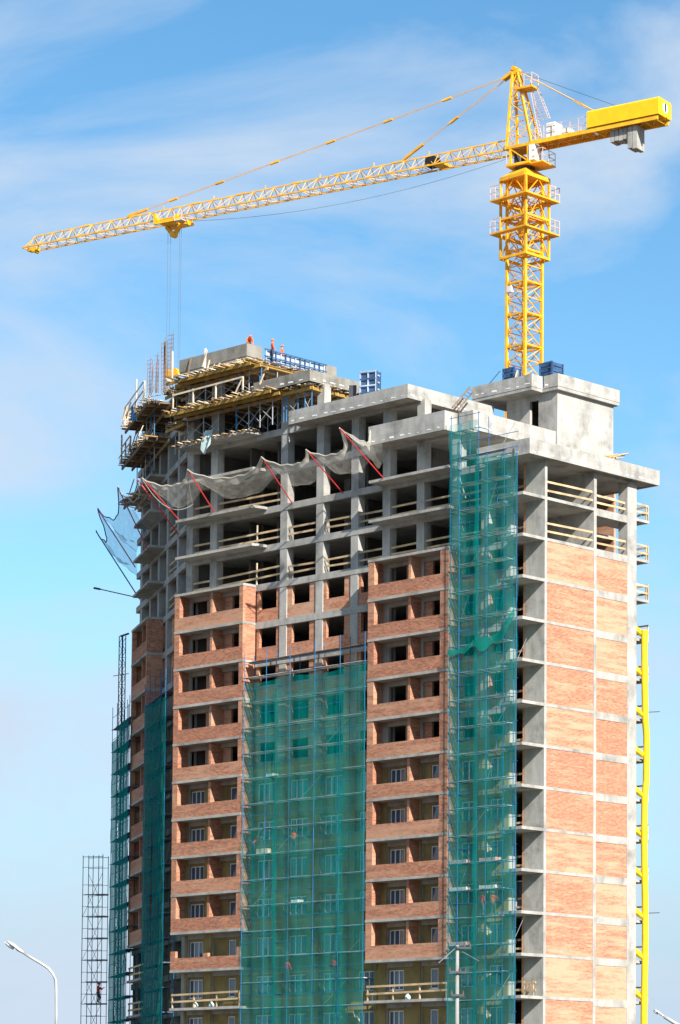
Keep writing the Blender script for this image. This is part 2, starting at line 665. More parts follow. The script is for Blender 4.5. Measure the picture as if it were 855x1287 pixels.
# end wall of the wing and inner walls that close the view through
part('end_wall', MB().box(WL, WL + .25, .3, WD, -0.2, Z(16) - .23).xf(FW.M()), 'concrete', B)
part('inner_wall', MB().box(WL + .3, 3.0, 5.5, 5.75, -0.2, Z(17) - .23).xf(FW.M()), 'concrete_shaded', B)
part('inner_wall', MB().box(-37.0, -30.4, 7.0, 7.25, -0.2, Z(17) - .23), 'concrete_shaded', B)
part('inner_wall', MB().box(-30.4, -23.0, 7.0, 7.25, -0.2, Z(16) - .23), 'concrete_shaded', B)
part('inner_wall', MB().box(-23.0, -12.3, 7.0, 7.25, -0.2, Z(15) - .23), 'concrete_shaded', B)
part('inner_wall', MB().box(-12.3, -6.3, 6.6, 6.85, -0.2, Z(14) - .23), 'concrete_shaded', B)
part('inner_wall', MB().box(-6.3, -6.05, -1.0, 7.0, -0.2, Z(13) - .23), 'concrete_shaded', B)
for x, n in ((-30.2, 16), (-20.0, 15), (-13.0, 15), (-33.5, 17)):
    part('inner_wall', MB().box(x, x + .2, 0.5, 7.0, -0.2, Z(n) - .23), 'concrete_shaded', B)
part('inner_wall', MB().quadbox([(-38.3, -1.0, -.2), (-38.05, -1.07, -.2), (-36.0, 6.9, -.2), (-36.25, 6.9, -.2), (-38.3, -1.0, Z(17) - .23), (-38.05, -1.07, Z(17) - .23), (-36.0, 6.9, Z(17) - .23), (-36.25, 6.9, Z(17) - .23)]), 'concrete_shaded', B)  # slanted wall added to keep sunlight off the wing
part('back_wall', MB().box(-34.6, -6.05, 13.75, 13.98, -0.2, Z(14) - .23), 'brick', B)

# right end facade: cross walls, brick panels, ring beams
part('cross_wall', MB().box(-1.9, 0, -0.85, -0.6, -0.2, Z(13) - .23), 'concrete', B)
part('cross_wall', MB().box(-5.0, 0, 4.55, 4.85, -0.2, Z(13) - .23), 'concrete', B)
part('column', MB().box(-0.9, 0, 8.35, 9.4, -0.2, Z(13) - .23), 'concrete', B)
part('column', MB().box(-5.9, -5.2, 8.7, 9.37, -0.2, Z(13) - .23), 'concrete', B)
part('door_jamb', MB().box(-2.12, -1.903, -0.84, -0.55, -0.2, Z(13) - .23), 'brick', B)
for n in range(-4, 13):
    part('ring_beam', MB().box(-0.25, -0.002, 4.853, 8.347, Z(n + 1) - 0.55, Z(n + 1) - 0.003), 'concrete_smooth', B)
bp1 = MB().box(-0.29, -0.035, 0, 5.146, 0, H - 0.224).mesh('brick_panel', 'brick')
bp2 = MB().box(-0.27, -0.035, 0, 3.494, 0, H - 0.554).mesh('brick_panel', 'brick')
for n in range(-4, 11):
    put('brick_panel', bp1, B, (0, -0.598, Z(n) + .002))
    put('brick_panel', bp2, B, (0, 4.853, Z(n) + .002))
# rear balconies seen past the corner
for n in range(-3, 13):
    part('balcony_slab', MB().box(-3.2, -0.08, 9.41, 10.95, Z(n) - .2, Z(n)), 'concrete_smooth', B)

def window_mesh(w, h, leaves=2, f=0.075, d=0.09):
    m = MB()
    m.box(0, w, 0, d, 0, f).box(0, w, 0, d, h - f, h)
    m.box(0, f, 0, d, f, h - f).box(w - f, w, 0, d, f, h - f)
    for i in range(1, leaves):
        x = w * i / leaves
        m.box(x - f * .6, x + f * .6, 0, d, f, h - f)
    return m.mesh('window', 'white_frame')


WIN = {}


def window(parent, fr, x0, w, z, h, out, leaves=2, sill=True):
    key = (round(w, 2), round(h, 2), leaves)
    if key not in WIN:
        WIN[key] = (window_mesh(w, h, leaves), MB().box(.03, w - .03, .045, .06, .03, h - .03).mesh('pane', 'glass'),
                    MB().box(-.05, w + .05, -.14, .02, -.05, -.005).mesh('window_sill', 'white_frame'))
    a, b, c = WIN[key]
    wn = put('window', a, parent, fr.P(x0, out, z) - WLOC[parent.name], fr.a)
    put('pane', b, wn)
    if sill:
        put('window_sill', c, wn)
    return wn


plank_me = MB().box(0, 1, -0.03, 0.03, -0.075, 0.075).mesh('plank', 'timber')
plank_dark = MB().box(0, 1, -0.03, 0.03, -0.06, 0.06).mesh('plank', 'timber_dark')
post_me = MB().box(-0.05, 0.05, -0.04, 0.04, 0, 1.15).mesh('post', 'timber')
post_tall = MB().box(-0.05, 0.05, -0.04, 0.04, 0, 1.8).mesh('post', 'timber_pale')


def guard_rail(fr, x0, x1, out, z, posts=(), parent=B, hs=(0.52, 1.08), plank=plank_me, tall=False):
    p = fr.P(x0, out, z)
    gr = put('guard_rail', None, parent, p - WLOC[parent.name], fr.a)
    for h in hs:
        put('plank', plank, gr, (0, 0, h + random.uniform(-.06, .06)), random.uniform(-.012, .012), (x1 - x0, 1, 1))
        gr.children[-1].rotation_euler.y = random.uniform(-.02, .02)
    for q in posts:
        put('post', post_tall if tall else post_me, gr, (q - x0, .05, 0))
    return gr


edges = [(-37.75, -35.6), (-34.8, -27.3), (-26.5, -23.2), (-22.4, -19.3), (-18.5, -15.85), (-15.05, -12.2), (-11.4, -8.5),
         (-7.7, -5.5), (-4.7, -2.95)]
for n in (11, 12):
    for x0, x1 in edges:
        guard_rail(FF, x0 + .02, x1 - .02, -0.15, Z(n), posts=((-30.2,) if x0 == -34.8 else ()), tall=True)
for x0, x1 in edges[:2]:
    guard_rail(FF, x0 + .02, x1 - .02, -0.15, Z(13), posts=(() if x0 > -35 else ()))
for n in (11, 12):
    guard_rail(FR, -0.55, 4.5, -0.12, Z(n))
    guard_rail(FR, 4.9, 8.3, -0.2, Z(n))
for n in range(-1, 13):                       # door to the corner balcony
    guard_rail(Frame(0, -0.7, 0), -3.2, -2.15, 0, Z(n))
    guard_rail(Frame(0, 10.9, 0), -2.4, -0.12, 0, Z(n), posts=(-0.2,), plank=plank_me if n > 9 else plank_dark)
    if n > 9:
        guard_rail(FR, 9.45, 10.85, -0.15, Z(n), posts=(10.75,))
for n in range(-3, 13):
    for k in range(2):
        if n in (-1, 0, 11, 10, 5, 8):
            pass
for fr, x0, x1, ns in ((FW, -8.05, -4.3, (11, 12, 13)),):
    for n in ns:
        guard_rail(fr, x0, x1, -0.15, Z(n))
window(B, Frame(0, -0.72, 0), -2.9, .76, Z(2) + .05, 2.35, 0, 1, sill=False)
# low timber trestle on the corner balcony
t = MB()
for dx in (0, .9):
    t.bar((-1.55 + dx, -1.2, Z(0)), (-1.55 + dx, -1.2, Z(0) + 1.1), .09)
    t.bar((-1.55 + dx, -1.2, Z(0) + .1), (-1.1 + dx * .2, -1.2, Z(0) + .95), .07)
t.bar((-1.7, -1.2, Z(0) + .95), (-0.4, -1.2, Z(0) + 1.0), .08, .13).bar((-1.7, -1.2, Z(0) + .5), (-0.4, -1.2, Z(0) + .45), .08, .13)
single('timber_trestle', t, 'timber', 'rough timber trestle standing on a corner balcony against the concrete wall', 'trestle', (-1, -1.2, Z(0)))

# ---- parapets of the stepped roofs
def parapet(name, pts, z0, z1, th=0.22, mat='concrete', patches=True):
    """wall along the polyline pts; th measured to the inside (left of travel)"""
    for i in range(len(pts) - 1):
        p, q = Vector((*pts[i], 0)), Vector((*pts[i + 1], 0))
        d = (q - p).normalized()
        inn = Vector((-d.y, d.x, 0)) * th
        e0 = 0.0 if i == 0 else th
        ov = inn.normalized() * -.03
        a, b = p + d * (e0 + (-.028 if i else 0)) + ov, q + ov + (d * .03 if i < len(pts) - 2 else Vector((0, 0, 0)))
        m = MB()
        m.quadbox([a + Vector((0, 0, z0)), b + Vector((0, 0, z0)), b + inn + Vector((0, 0, z0)), a + inn + Vector((0, 0, z0)),
                   a + Vector((0, 0, z1)), b + Vector((0, 0, z1)), b + inn + Vector((0, 0, z1)), a + inn + Vector((0, 0, z1))])
        w = part(name, m, mat, B)
        if patches:
            m = MB()
            L_ = (q - p).length
            s = 0.3
            while s < L_ - .5:
                l = random.uniform(.2, .55)
                h = random.uniform(.05, .15)
                zz = z0 + random.uniform(.03, .12) + .12
                c0, c1 = p + d * s - inn.normalized() * .042, p + d * (s + l) - inn.normalized() * .042
                k = inn.normalized() * .03
                m.quadbox([c0 + Vector((0, 0, zz)), c1 + Vector((0, 0, zz + random.uniform(-.03, .03))), c1 + k + Vector((0, 0, zz)), c0 + k + Vector((0, 0, zz)),
                           c0 + Vector((0, 0, zz + h)), c1 + Vector((0, 0, zz + h * .6)), c1 + k + Vector((0, 0, zz + h)), c0 + k + Vector((0, 0, zz + h))])
                s += l + random.uniform(.35, 1.0)
            if m.v:
                tag(part('mortar_patch', m, 'mortar', w), kind='stuff')


def roof_edge(poly, n, z1, z0=None):
    part('roof_slab', MB().prism(poly, Z(n) - 0.30, Z(n) - 0.008), 'concrete_smooth', B)


# n = 13 roof over the right end
roof_edge([(-4.6, -1.9), (-4.6, -3.2), (0.62, -3.2), (0.62, 11.2), (-5.9, 11.2), (-5.9, -1.9)], 13, 52.25)
parapet('parapet', [(-4.6, -3.22), (0.65, -3.22), (0.65, 11.25), (-6.0, 11.25)], Z(13) - .38, 52.22)
# n = 14
roof_edge([(-16.0, -3.28), (-7.88, -3.28), (-7.88, -1.95), (-6.22, -1.95), (-6.22, 7.2), (-16.0, 7.2)], 14, 55.55)
parapet('parapet', [(-15.9, -3.3), (-7.86, -3.3), (-7.86, -1.97), (-6.2, -1.97), (-6.2, 7.1)], Z(14) - .36, 55.58)
# n = 15
roof_edge([(-24.8, -3.28), (-11.77, -3.28), (-11.77, 6.0), (-24.8, 6.0)], 15, 58.2)
parapet('parapet', [(-24.8, -3.3), (-11.75, -3.3), (-11.75, 6.1)], Z(15) - .36, 58.22)
# n = 16
roof_edge([(-29.0, -3.28), (-22.5, -3.28), (-22.5, 5.0), (-29.0, 5.0)], 16, 61.1)
parapet('parapet', [(-28.9, -3.3), (-22.47, -3.3), (-22.47, 2.0)], Z(16) - .3, 61.15, mat='concrete_fresh')
# n = 17
roof_edge([(-38.0, -3.18), (-29.95, -3.18), (-29.95, 6.5), (-38.0, 6.5)], 17, 64.5)
parapet('parapet', [(-38.0, -3.2), (-29.9, -3.2), (-29.9, -1.6)], Z(17) - .05, 64.55, mat='concrete_fresh', patches=False)
parapet('parapet', [(-29.9, 5.4), (-29.9, 6.6)], Z(17) - .05, 64.5, mat='concrete_fresh', patches=False)

# projecting balcony slabs above the brick bays
for n in (12, 13):
    part('balcony_slab', MB().box(-15.95, -7.45, -3.2, -1.84, Z(n) - .2, Z(n) + .01), 'concrete_smooth', B)
for n in (12, 13, 14, 15):
    x0, x1 = -38.25, -28.8 if n < 15 else -29.5
    part('balcony_slab', MB().prism([(x0, -1.84), (x0, -3.2), (x1 - .25, -3.2), (x1, -2.2), (x1, -1.84)], Z(n) - .2, Z(n) + .01), 'concrete_smooth', B)
    part('balcony_slab', MB().box(-17.3, -9.7, -1.35, -0.04, Z(n) - .2, Z(n) + .01).xf(FW.M()), 'concrete_smooth', B)

# ---- lift tower on the roof
part('lift_tower_wall', MB().box(-6.25, -6.0, 7.1, 13.6, Z(14) - .9, 58.72), 'concrete', B)
m = MB().box(-7.95, -6.253, 7.1, 7.35, Z(14) - .2, 58.72).box(-11.3, -8.85, 7.1, 7.35, Z(14) - .2, 58.72)
m.box(-8.85, -7.95, 7.1, 7.35, 58.3, 58.72)
part('lift_tower_wall', m, 'concrete', B)
part('lift_tower_wall', MB().box(-11.3, -11.05, 7.353, 13.6, Z(14) - .2, 58.72), 'concrete', B)
part('lift_tower_wall', MB().box(-11.04, -6.26, 13.35, 13.6, Z(14) - .2, 58.72), 'concrete', B)
part('lift_tower_curb', MB().box(-5.998, -5.7, 7.0, 13.7, Z(14) - .62, Z(14) - .38), 'concrete_smooth', B)
tp = [(-13.55, 5.6), (-7.3, 5.6), (-7.3, 6.8), (-5.68, 6.8), (-5.68, 13.95), (-13.55, 13.95)]
part('lift_tower_roof', MB().prism(tp, 58.73, 59.1), 'concrete_smooth', B)
parapet('parapet', [tp[0], tp[1], tp[2], tp[3], tp[4]], 58.98, 59.95)
parapet('parapet', [tp[4], tp[5]], 58.98, 59.95, patches=False)
# the step down from the tower to the end roof
part('roof_upstand', MB().box(-5.99, -5.4, 7.0, 11.1, Z(13), Z(13) + 2.1), 'concrete', B)

# ---- infill walls and windows of the front
def wall_with_hole(w, h, hx0, hx1, hz0, hz1, th=0.25):
    m = MB()
    m.box(0, hx0, 0, th, 0, h)
    m.box(hx1, w, 0, th, 0, h)
    m.box(hx0, hx1, 0, th, 0, hz0)
    if hz1 < h:
        m.box(hx0, hx1, 0, th, hz1, h)
    return m


FIN = 5                                       # storeys up to this one are insulated and glazed
SH = H - 0.525
cells = [(-30.02, -27.3, -29.7, -27.75), (-26.5, -23.2, -25.95, -23.95), (-22.4, -19.3, -22.05, -20.05), (-18.5, -15.9, -18.2, -16.5)]
cells2 = [(-7.7, -5.5, -7.45, -6.05), (-4.7, -2.95, -4.55, -3.15)]
for ci, (x0, x1, h0, h1) in enumerate(cells + cells2):
    for fin in (0, 1):
        hz0, hz1 = (1.0, SH) if not fin else (0.85, 2.35)
        me = wall_with_hole(x1 - x0 - .006, SH, h0 - x0, h1 - x0, hz0, hz1).mesh('infill_wall', 'insulation' if fin else 'brick')
        rng = range(-4, FIN + 1) if fin else range(FIN + 1, 11)
        for n in rng:
            put('infill_wall', me, B, (x0 + .003, -1.72, Z(n) + .002))
            if fin:
                window(B, FF, h0 + .01, h1 - h0 - .02, Z(n) + .86, 1.48, -0.18, 3 if h1 - h0 > 1.5 else 2)
# insulation boards over the columns and beams of the finished storeys
for x0, x1 in [(-27.31, -26.49), (-23.21, -22.39), (-19.31, -18.49), (-8.51, -7.69), (-5.51, -4.69), (-2.96, -2.49)]:
    part('insulation_strip', MB().box(x0, x1, -1.9, -1.832, 0, Z(FIN + 1) - .1), 'insulation', B)
for x0, x1 in [(-38.0, -37.74), (-35.61, -34.79), (-15.86, -15.04), (-12.21, -11.39)]:
    part('insulation_strip', MB().box(x0, x1, -1.9, -1.832, 0, Z(FIN + 1) - .55), 'insulation', B)
for n in range(-3, FIN + 2):
    part('insulation_strip', MB().box(-29.95, -15.97, -1.92, -1.902, Z(n) - .56, Z(n) + .84), 'insulation', B)
    part('insulation_strip', MB().box(-7.4, -2.49, -1.92, -1.902, Z(n) - .56, Z(n) + .84), 'insulation', B)

# wing infill between the main corner and the wing bay
for n in range(-4, 11):
    me = wall_with_hole(3.28, SH, 1.2, 2.5, .85, 2.3).mesh('infill_wall', 'brick' if n > FIN else 'insulation')
    put('infill_wall', me, B, FW.P(-8.08 + .45, -.3, Z(n) + .002), FW.a)
    if n <= FIN:
        window(B, FW, -6.4, 1.28, Z(n) + .86, 1.42, -.35)

for n in range(-4, 11):
    for x0, x1 in ((-23.15, -21.22), (-20.38, -17.42)):
        me = wall_with_hole(x1 - x0, SH, .5, x1 - x0 - .5, .95, 2.4).mesh('infill_wall', 'brick' if n > FIN else 'insulation')
        put('infill_wall', me, B, FW.P(x0, -.12, Z(n) + .002), FW.a)

# ---- projecting brick balconies
def balcony_meshes(w, pl, pr, px, d=1.37):
    M_ = {}
    M_['slab'] = MB().box(-.03, w + .03, -d - .03, -.04, -.2, 0.0).mesh('floor_edge', 'concrete_smooth')
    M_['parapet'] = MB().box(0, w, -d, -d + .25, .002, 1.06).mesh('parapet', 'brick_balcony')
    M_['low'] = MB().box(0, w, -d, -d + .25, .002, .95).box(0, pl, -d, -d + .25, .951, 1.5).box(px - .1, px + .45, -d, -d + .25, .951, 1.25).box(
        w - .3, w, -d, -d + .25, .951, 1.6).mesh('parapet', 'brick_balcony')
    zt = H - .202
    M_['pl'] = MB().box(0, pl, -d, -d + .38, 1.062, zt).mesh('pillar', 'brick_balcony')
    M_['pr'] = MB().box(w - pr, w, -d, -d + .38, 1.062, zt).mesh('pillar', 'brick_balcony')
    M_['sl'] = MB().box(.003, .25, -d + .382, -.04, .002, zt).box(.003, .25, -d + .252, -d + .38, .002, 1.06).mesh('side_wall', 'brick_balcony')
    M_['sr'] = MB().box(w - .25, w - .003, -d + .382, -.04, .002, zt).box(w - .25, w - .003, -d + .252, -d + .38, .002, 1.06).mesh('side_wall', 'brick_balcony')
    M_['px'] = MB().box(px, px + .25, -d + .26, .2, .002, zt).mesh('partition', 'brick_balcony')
    return M_


def bay(fr, x0, w, pl, pr, px, op, nlow, ntop, rails, lowp=None):
    M_ = balcony_meshes(w, pl, pr, px)
    (a0, a1, b0, b1) = op
    zt = H - .525
    wall_f, wall_u = MB(), MB()
    for m in (wall_f, wall_u):
        u = m is wall_u
        lo = .05 if u else .80
        hi = 2.49 if u else 2.35
        y0, y1 = .2, .42
        prev = .02
        for s0, s1 in ((a0, a1), (b0, b1)):
            if u:
                m.mat(1 if s0 == a0 else 0)
            m.box(prev, s0, y0, y1, 0.002, zt)
            if hi < zt - .1:
                m.box(s0, s1, y0, y1, hi, zt)
            m.box(s0, s1, y0, y1, 0.002, lo)
            prev = s1
        m.box(prev, w - .02, y0, y1, 0.002, zt)
    wu_ = wall_u.mesh('rear_wall', ['brick', 'concrete_shaded'])
    wf_ = wall_f.mesh('rear_wall', 'insulation')
    for n in range(-4, ntop):
        bal = put('balcony', None, B, fr.P(x0, 0, Z(n)), fr.a)
        put('floor_edge', M_['slab'], bal)
        put('rear_wall', wf_ if n <= FIN else wu_, bal)
        if n >= nlow:
            put('parapet', M_['parapet'], bal)
            for k, nm in (('pl', 'pillar'), ('pr', 'pillar'), ('sl', 'side_wall'), ('sr', 'side_wall'), ('px', 'partition')):
                put(nm, M_[k], bal)
        elif n == lowp:
            put('parapet', M_['low'], bal)
        elif n in rails:
            for h in (.5, 1.05):
                q = put('plank', plank_me, bal, (0.05, -1.25, h), 0, (w - .1, 1, 1))
                q.rotation_euler.y = random.uniform(-.012, .012)
            for x in (.1, w * .33, w * .66, w - .15):
                put('post', post_me, bal, (x, -1.18, 0))
        if n <= FIN:
            window(B, fr, x0 + a0 + .02, a1 - a0 - .04, Z(n) + .82, 1.5, -.25, 3)
            window(B, fr, x0 + b0 + .02, b1 - b0 - .04, Z(n) + .82, 1.5, -.25, 1)
    bal = put('balcony_roof', None, B, fr.P(x0, 0, Z(ntop)), fr.a)
    put('floor_edge', M_['slab'], bal)


bay(FF, -15.95, 8.47, .65, .85, 4.05, (.95, 2.55, 5.3, 6.15), 1, 11, (0, -1, -2))
bay(FF, -38.25, 8.2, .6, .42, 4.05, (.5, 2.15, 5.2, 6.05), 2, 11, (0, -1), lowp=1)
bay(FW, -17.4, 7.5, .5, .45, 3.7, (.8, 2.3, 4.6, 5.8), 2, 11, (1, 0, -1))
# bare concrete frame inside the right brick bay is the column row behind it

# ---- interior props and pipes seen in the open floors
for n, xs in ((12, (-30.6, -29.3)), (11, (-30.6, -29.3))):
    for x in xs:
        single('steel_prop', MB().tube((x, 1.2, Z(n)), (x, 1.2, Z(n) + 1.6), .06).tube((x, 1.2, Z(n) + 1.6), (x, 1.2, Z(n + 1) - .22), .045).box(
            x - .12, x + .12, 1.08, 1.32, Z(n), Z(n) + .03), 'prop_blue', 'blue steel prop in the %s open floor, %s the timber post' % ('upper' if n == 12 else 'lower', 'beyond' if x < -30 else 'near'),
            'prop', (x, 1.2, Z(n)), 'blue props inside the open floors')
for y in (6.2, 6.6):
    m = MB()
    for n in (11, 12):
        m.tube((-3.0, y, Z(n)), (-3.0, y, Z(n + 1) - .22), .09, n=8)
    part('riser_pipe', m, 'galvanised', B)

# ------------------------------------------------------------------ scaffolds with nets
def wavy(fr, x0, x1, out, z0, z1, amp, seed, sag=0.0, top=None):
    rr = random.Random(seed)
    ph = [rr.uniform(0, 6.3) for _ in range(8)]
    f1, f2 = rr.uniform(1.6, 2.4), rr.uniform(3.2, 5.5)

    def fn(u, v):
        x = x0 + (x1 - x0) * u
        zt = z1 if top is None else top(x)
        z = z0 + (zt - z0) * v
        d = amp * (math.sin(x * f1 + ph[0] + .5 * math.sin(z * .3 + ph[1])) * .6 + math.sin(x * f2 + ph[2] + .3 * z) * .3)
        d += amp * .7 * math.sin(z * math.pi / 2.0 + ph[3]) * .6 + amp * .3 * math.sin(z * 1.3 + x * .7 + ph[4])
        e = .05 * math.sin(z * 1.1 + ph[5]) if u in (0, 1) else 0
        zz = z + (sag * (math.sin(x * 1.5 + ph[6]) * .5 - .3) if v == 1 else 0)
        return fr.P(x + e, out + d, zz)
    return fn


def net_part(parent, fr, x0, x1, out, z0, z1, seed, mat='net_green', amp=.10, top=None, sag=.12, nu=None):
    m = MB()
    m.grid(wavy(fr, x0, x1, out, z0, z1, amp, seed, sag, top), nu or max(6, int((x1 - x0) * 5)), max(8, int((z1 - z0) * 2)))
    return part('debris_net', m, mat, parent, smooth=True)


def scaffold(label, fr, xs, out0, out1, z1, top_extra, nets, ztop_of=None, tube='scaffold_blue', hem=(), name='scaffold', lift=2.0, base=-.2, deckmat='timber_dark', group=None, seed=1, ladders=(), skip_inner=(), deck_cut=0.0):
    b = fr.P((xs[0] + xs[-1]) / 2, (out0 + out1) / 2, base)
    T = thing(name, label, 'scaffold', b, group)
    zt = (lambda x: z1) if ztop_of is None else ztop_of
    for x in xs:
        for ou in (out0, out1):
            if ou == out0 and x in skip_inner:
                continue
            m = MB().tube(fr.P(x, ou, base), fr.P(x, ou, zt(x) + top_extra + random.uniform(-.3, .25)), .03, n=5)
            part('standard', m, tube, T)
    nl = int((max(zt(x) for x in xs) + .5 - base) / lift) + 1
    for k in range(1, nl):
        z = base + k * lift
        xa = [x for x in xs if zt(x) + .6 >= z]
        if len(xa) < 2:
            continue
        xa0, xa1 = min(xa), max(xa)
        m = MB()
        np_ = 3
        for i in range(np_):
            o0 = out0 + .05 + (out1 - out0 - .1) * i / np_
            m.quadbox([fr.P(xa0, o0, z - .05), fr.P(xa1 - deck_cut, o0, z - .05), fr.P(xa1 - deck_cut, o0 + .27, z - .05), fr.P(xa0, o0 + .27, z - .05),
                       fr.P(xa0, o0, z), fr.P(xa1 - deck_cut, o0, z), fr.P(xa1 - deck_cut, o0 + .27, z), fr.P(xa0, o0 + .27, z)])
        part('deck', m, 'timber_pale' if deckmat == 'pale' else deckmat, T)
        for ou, hh in ((out1, -.08), (out1, 1.0), (out0, -.08)):
            part('ledger', MB().tube(fr.P(xa0 - .15, ou, z + hh), fr.P(xa1 + .15 - (deck_cut if ou == out0 else 0), ou, z + hh), .024, n=5), tube, T)
        for x in xa:
            if x in skip_inner:
                continue
            part('transom', MB().tube(fr.P(x, out0, z - .08), fr.P(x, out1 + .1, z - .08), .03, n=4), tube, T)
        if k % 2 == 0 and len(xa) > 2:
            i = (k // 2) % (len(xa) - 1)
            part('brace', MB().tube(fr.P(xa[i], out0, z), fr.P(xa[i + 1], out0, z + lift), .028, n=4), 'galvanised', T)
    for i in ladders:
        pass
    for j, (x0, x1, ou, z0, z1_, mat) in enumerate(nets):
        net_part(T, fr, x0, x1, ou, z0, z1_, seed * 31 + j, mat, top=ztop_of if z1_ is None else None)
    return T


# centre scaffold between the two brick bays
OUT = 1.4
cxs = [-29.75, -27.2, -24.5, -21.7, -18.9, -16.2]
c_nets = [(-29.95, -25.9, OUT + .06, 0, 37.3, 'net_green'), (-26.0, -21.4, OUT + .09, 0, 37.4, 'net_green'), (-21.5, -18.35, OUT + .06, 0, 37.3, 'net_green'),
          (-18.65, -15.98, OUT + .1, 0, 37.55, 'net_green'), (-19.15, -18.5, OUT + .16, 0, 37.45, 'net_green'),
          (-26.2, -25.75, OUT + .14, 0, 37.2, 'net_green')]
scaffold('blue tube scaffold wrapped in green debris netting between the two brick balcony bays', FF, cxs, .35, OUT, 37.3, 2.6, c_nets, deckmat='timber_pale', seed=2)
m = MB()
m.bar(FF.P(-29.9, .55, 39.0), FF.P(-16.1, .55, 39.08), .5, .06).bar(FF.P(-29.6, 1.0, 39.0), FF.P(-16.3, 1.0, 39.1), .35, .06)
single('scaffold_plank', m, 'timber_dark', 'long run of planks laid across the top of the blue scaffold above the netting', 'planks', FF.P(-23, .7, 39.0))


# right scaffold
def rtop(x):
    return 54.3 if x < -4.2 else 51.3


rxs = [-7.05, -6.15, -4.25, -3.35, -1.65, -0.4]
RO = 1.62
r_nets = [(-7.15, -4.15, RO + .05, 0, 54.35, 'net_green'), (-4.45, -1.7, RO + .08, 0, 51.45, 'net_green'), (-1.8, -.3, RO + .05, 0, 51.3, 'net_green'),
          (-4.5, -4.1, RO + .13, 0, 51.6, 'net_green')]
RS = scaffold('blue tube scaffold under green netting reaching the stepped roof beside the corner balconies', FF, rxs, .55, RO, 51.3, .5, r_nets, ztop_of=rtop, deckmat='timber_pale', seed=5, skip_inner=(-0.4,), deck_cut=1.3)
# torn sheet drooping half way up
m = MB()


def droop(u, v):
    x = -4.3 + 3.9 * u
    z = 38.3 + 1.6 * u * u - .5 * math.sin(u * 3.1) - v * (.55 + .5 * math.sin(u * 6 + .5) ** 2)
    return FF.P(x, RO + .22 + .1 * math.sin(9 * u + v), z)


m.grid(droop, 24, 5)
m.grid(lambda u, v: FF.P(-7.1 + 2.9 * u, RO + .2 + .06 * math.sin(9 * u + v), 37.6 + .5 * u - .35 * math.sin(u * 3.1) - v * (.4 + .1 * math.sin(u * 12))), 20, 4)
part('torn_net', m, 'net_green_hem', RS, True)

# wing scaffolds
w_x = [-10.0, -7.6, -5.2, -2.8, -0.5]
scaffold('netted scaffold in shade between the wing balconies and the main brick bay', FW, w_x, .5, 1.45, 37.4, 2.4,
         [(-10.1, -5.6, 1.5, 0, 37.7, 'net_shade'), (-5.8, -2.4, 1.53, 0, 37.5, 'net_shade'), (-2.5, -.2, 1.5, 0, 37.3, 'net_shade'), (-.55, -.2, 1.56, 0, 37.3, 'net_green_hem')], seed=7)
w_x2 = [-25.4, -23.0, -20.4, -17.75, -16.6]
scaffold('netted scaffold wrapped round the far end of the wing, with bare guard rails above', FW, w_x2, .6, 1.6, 38.0, 1.6,
         [(-25.5, -21.5, 1.66, 0, 36.6, 'net_dense'), (-21.7, -16.4, 1.66, 0, 37.6, 'net_dense')], seed=9)
FE = Frame(FW.P(-25.5, 1.6, 0).x, FW.P(-25.5, 1.6, 0).y, FW.a - R(90))

# far free-standing scaffold tower
def world_at(px, py, depth):
    """point on the photograph's ray at the given distance along the level view direction"""
    x, y = px - PPX, py - PPY
    c, s = math.cos(ROLL), math.sin(ROLL)
    x, y = c * x + s * y, -s * x + c * y
    fw = Vector((-math.sin(YAW), math.cos(YAW), 0))
    rt = Vector((math.cos(YAW), math.sin(YAW), 0))
    up = Vector((0, 0, 1))
    fwd = fw * math.cos(PITCH) + up * math.sin(PITCH)
    upv = -fw * math.sin(PITCH) + up * math.cos(PITCH)
    d = fwd + rt * (x / FPX) - upv * (y / FPX)
    return CAM + d * (depth / d.dot(fw))


pt = world_at(123, 1180, 268)
TF = Frame(pt.x, pt.y, YAW - R(18))
T = thing('scaffold_tower', 'bare grey scaffold tower standing beyond the shaded end of the wing', 'scaffold', (pt.x, pt.y, -.2))
ztt = world_at(123, 1076, 268).z
for x in (-1.0, 0, .95):
    for ou in (0, 1.1):
        part('standard', MB().tube(TF.P(x, ou, -.2), TF.P(x, ou, ztt + random.uniform(-.1, .1)), .035, n=5), 'steel_dark', T)
for k in range(1, 14):
    z = -.2 + k * 1.96
    if z > ztt - 1.9:
        break
    for ou in (0, 1.1):
        part('ledger', MB().tube(TF.P(-1.05, ou, z), TF.P(1.0, ou, z), .026, n=4).tube(TF.P(-1.05, ou, z + .9), TF.P(1.0, ou, z + .9), .02, n=4), 'steel_dark', T)
    part('brace', MB().tube(TF.P(-1.0, 1.1, z), TF.P(0 if k % 2 else -1, 1.1, z + 1.96), .02, n=4).tube(TF.P(0, 1.1, z), TF.P(.95, 1.1, z + 1.96), .02, n=4).tube(
        TF.P(-1, 0, z + 1.96), TF.P(0, 0, z), .02, n=4), 'steel_dark', T)
    m = MB()
    m.bar(TF.P(-.1, .35, z + .06), TF.P(1.1, .35, z + .06), .5, .07).bar(TF.P(-.9 + .1 * (k % 3), .8, z + .05), TF.P(1.1, .8, z + .05), .3, .06)
    part('deck', m, 'timber_dark', T)
for ou in (0, 1.1):
    part('ledger', MB().tube(TF.P(-1.05, ou, ztt - .15), TF.P(1.0, ou, ztt - .15), .026, n=4).tube(TF.P(-1.05, ou, ztt - 1.1), TF.P(1.0, ou, ztt - 1.1), .02, n=4), 'steel_dark', T)
ZT_W = -.2 + 7 * 1.96 + .08

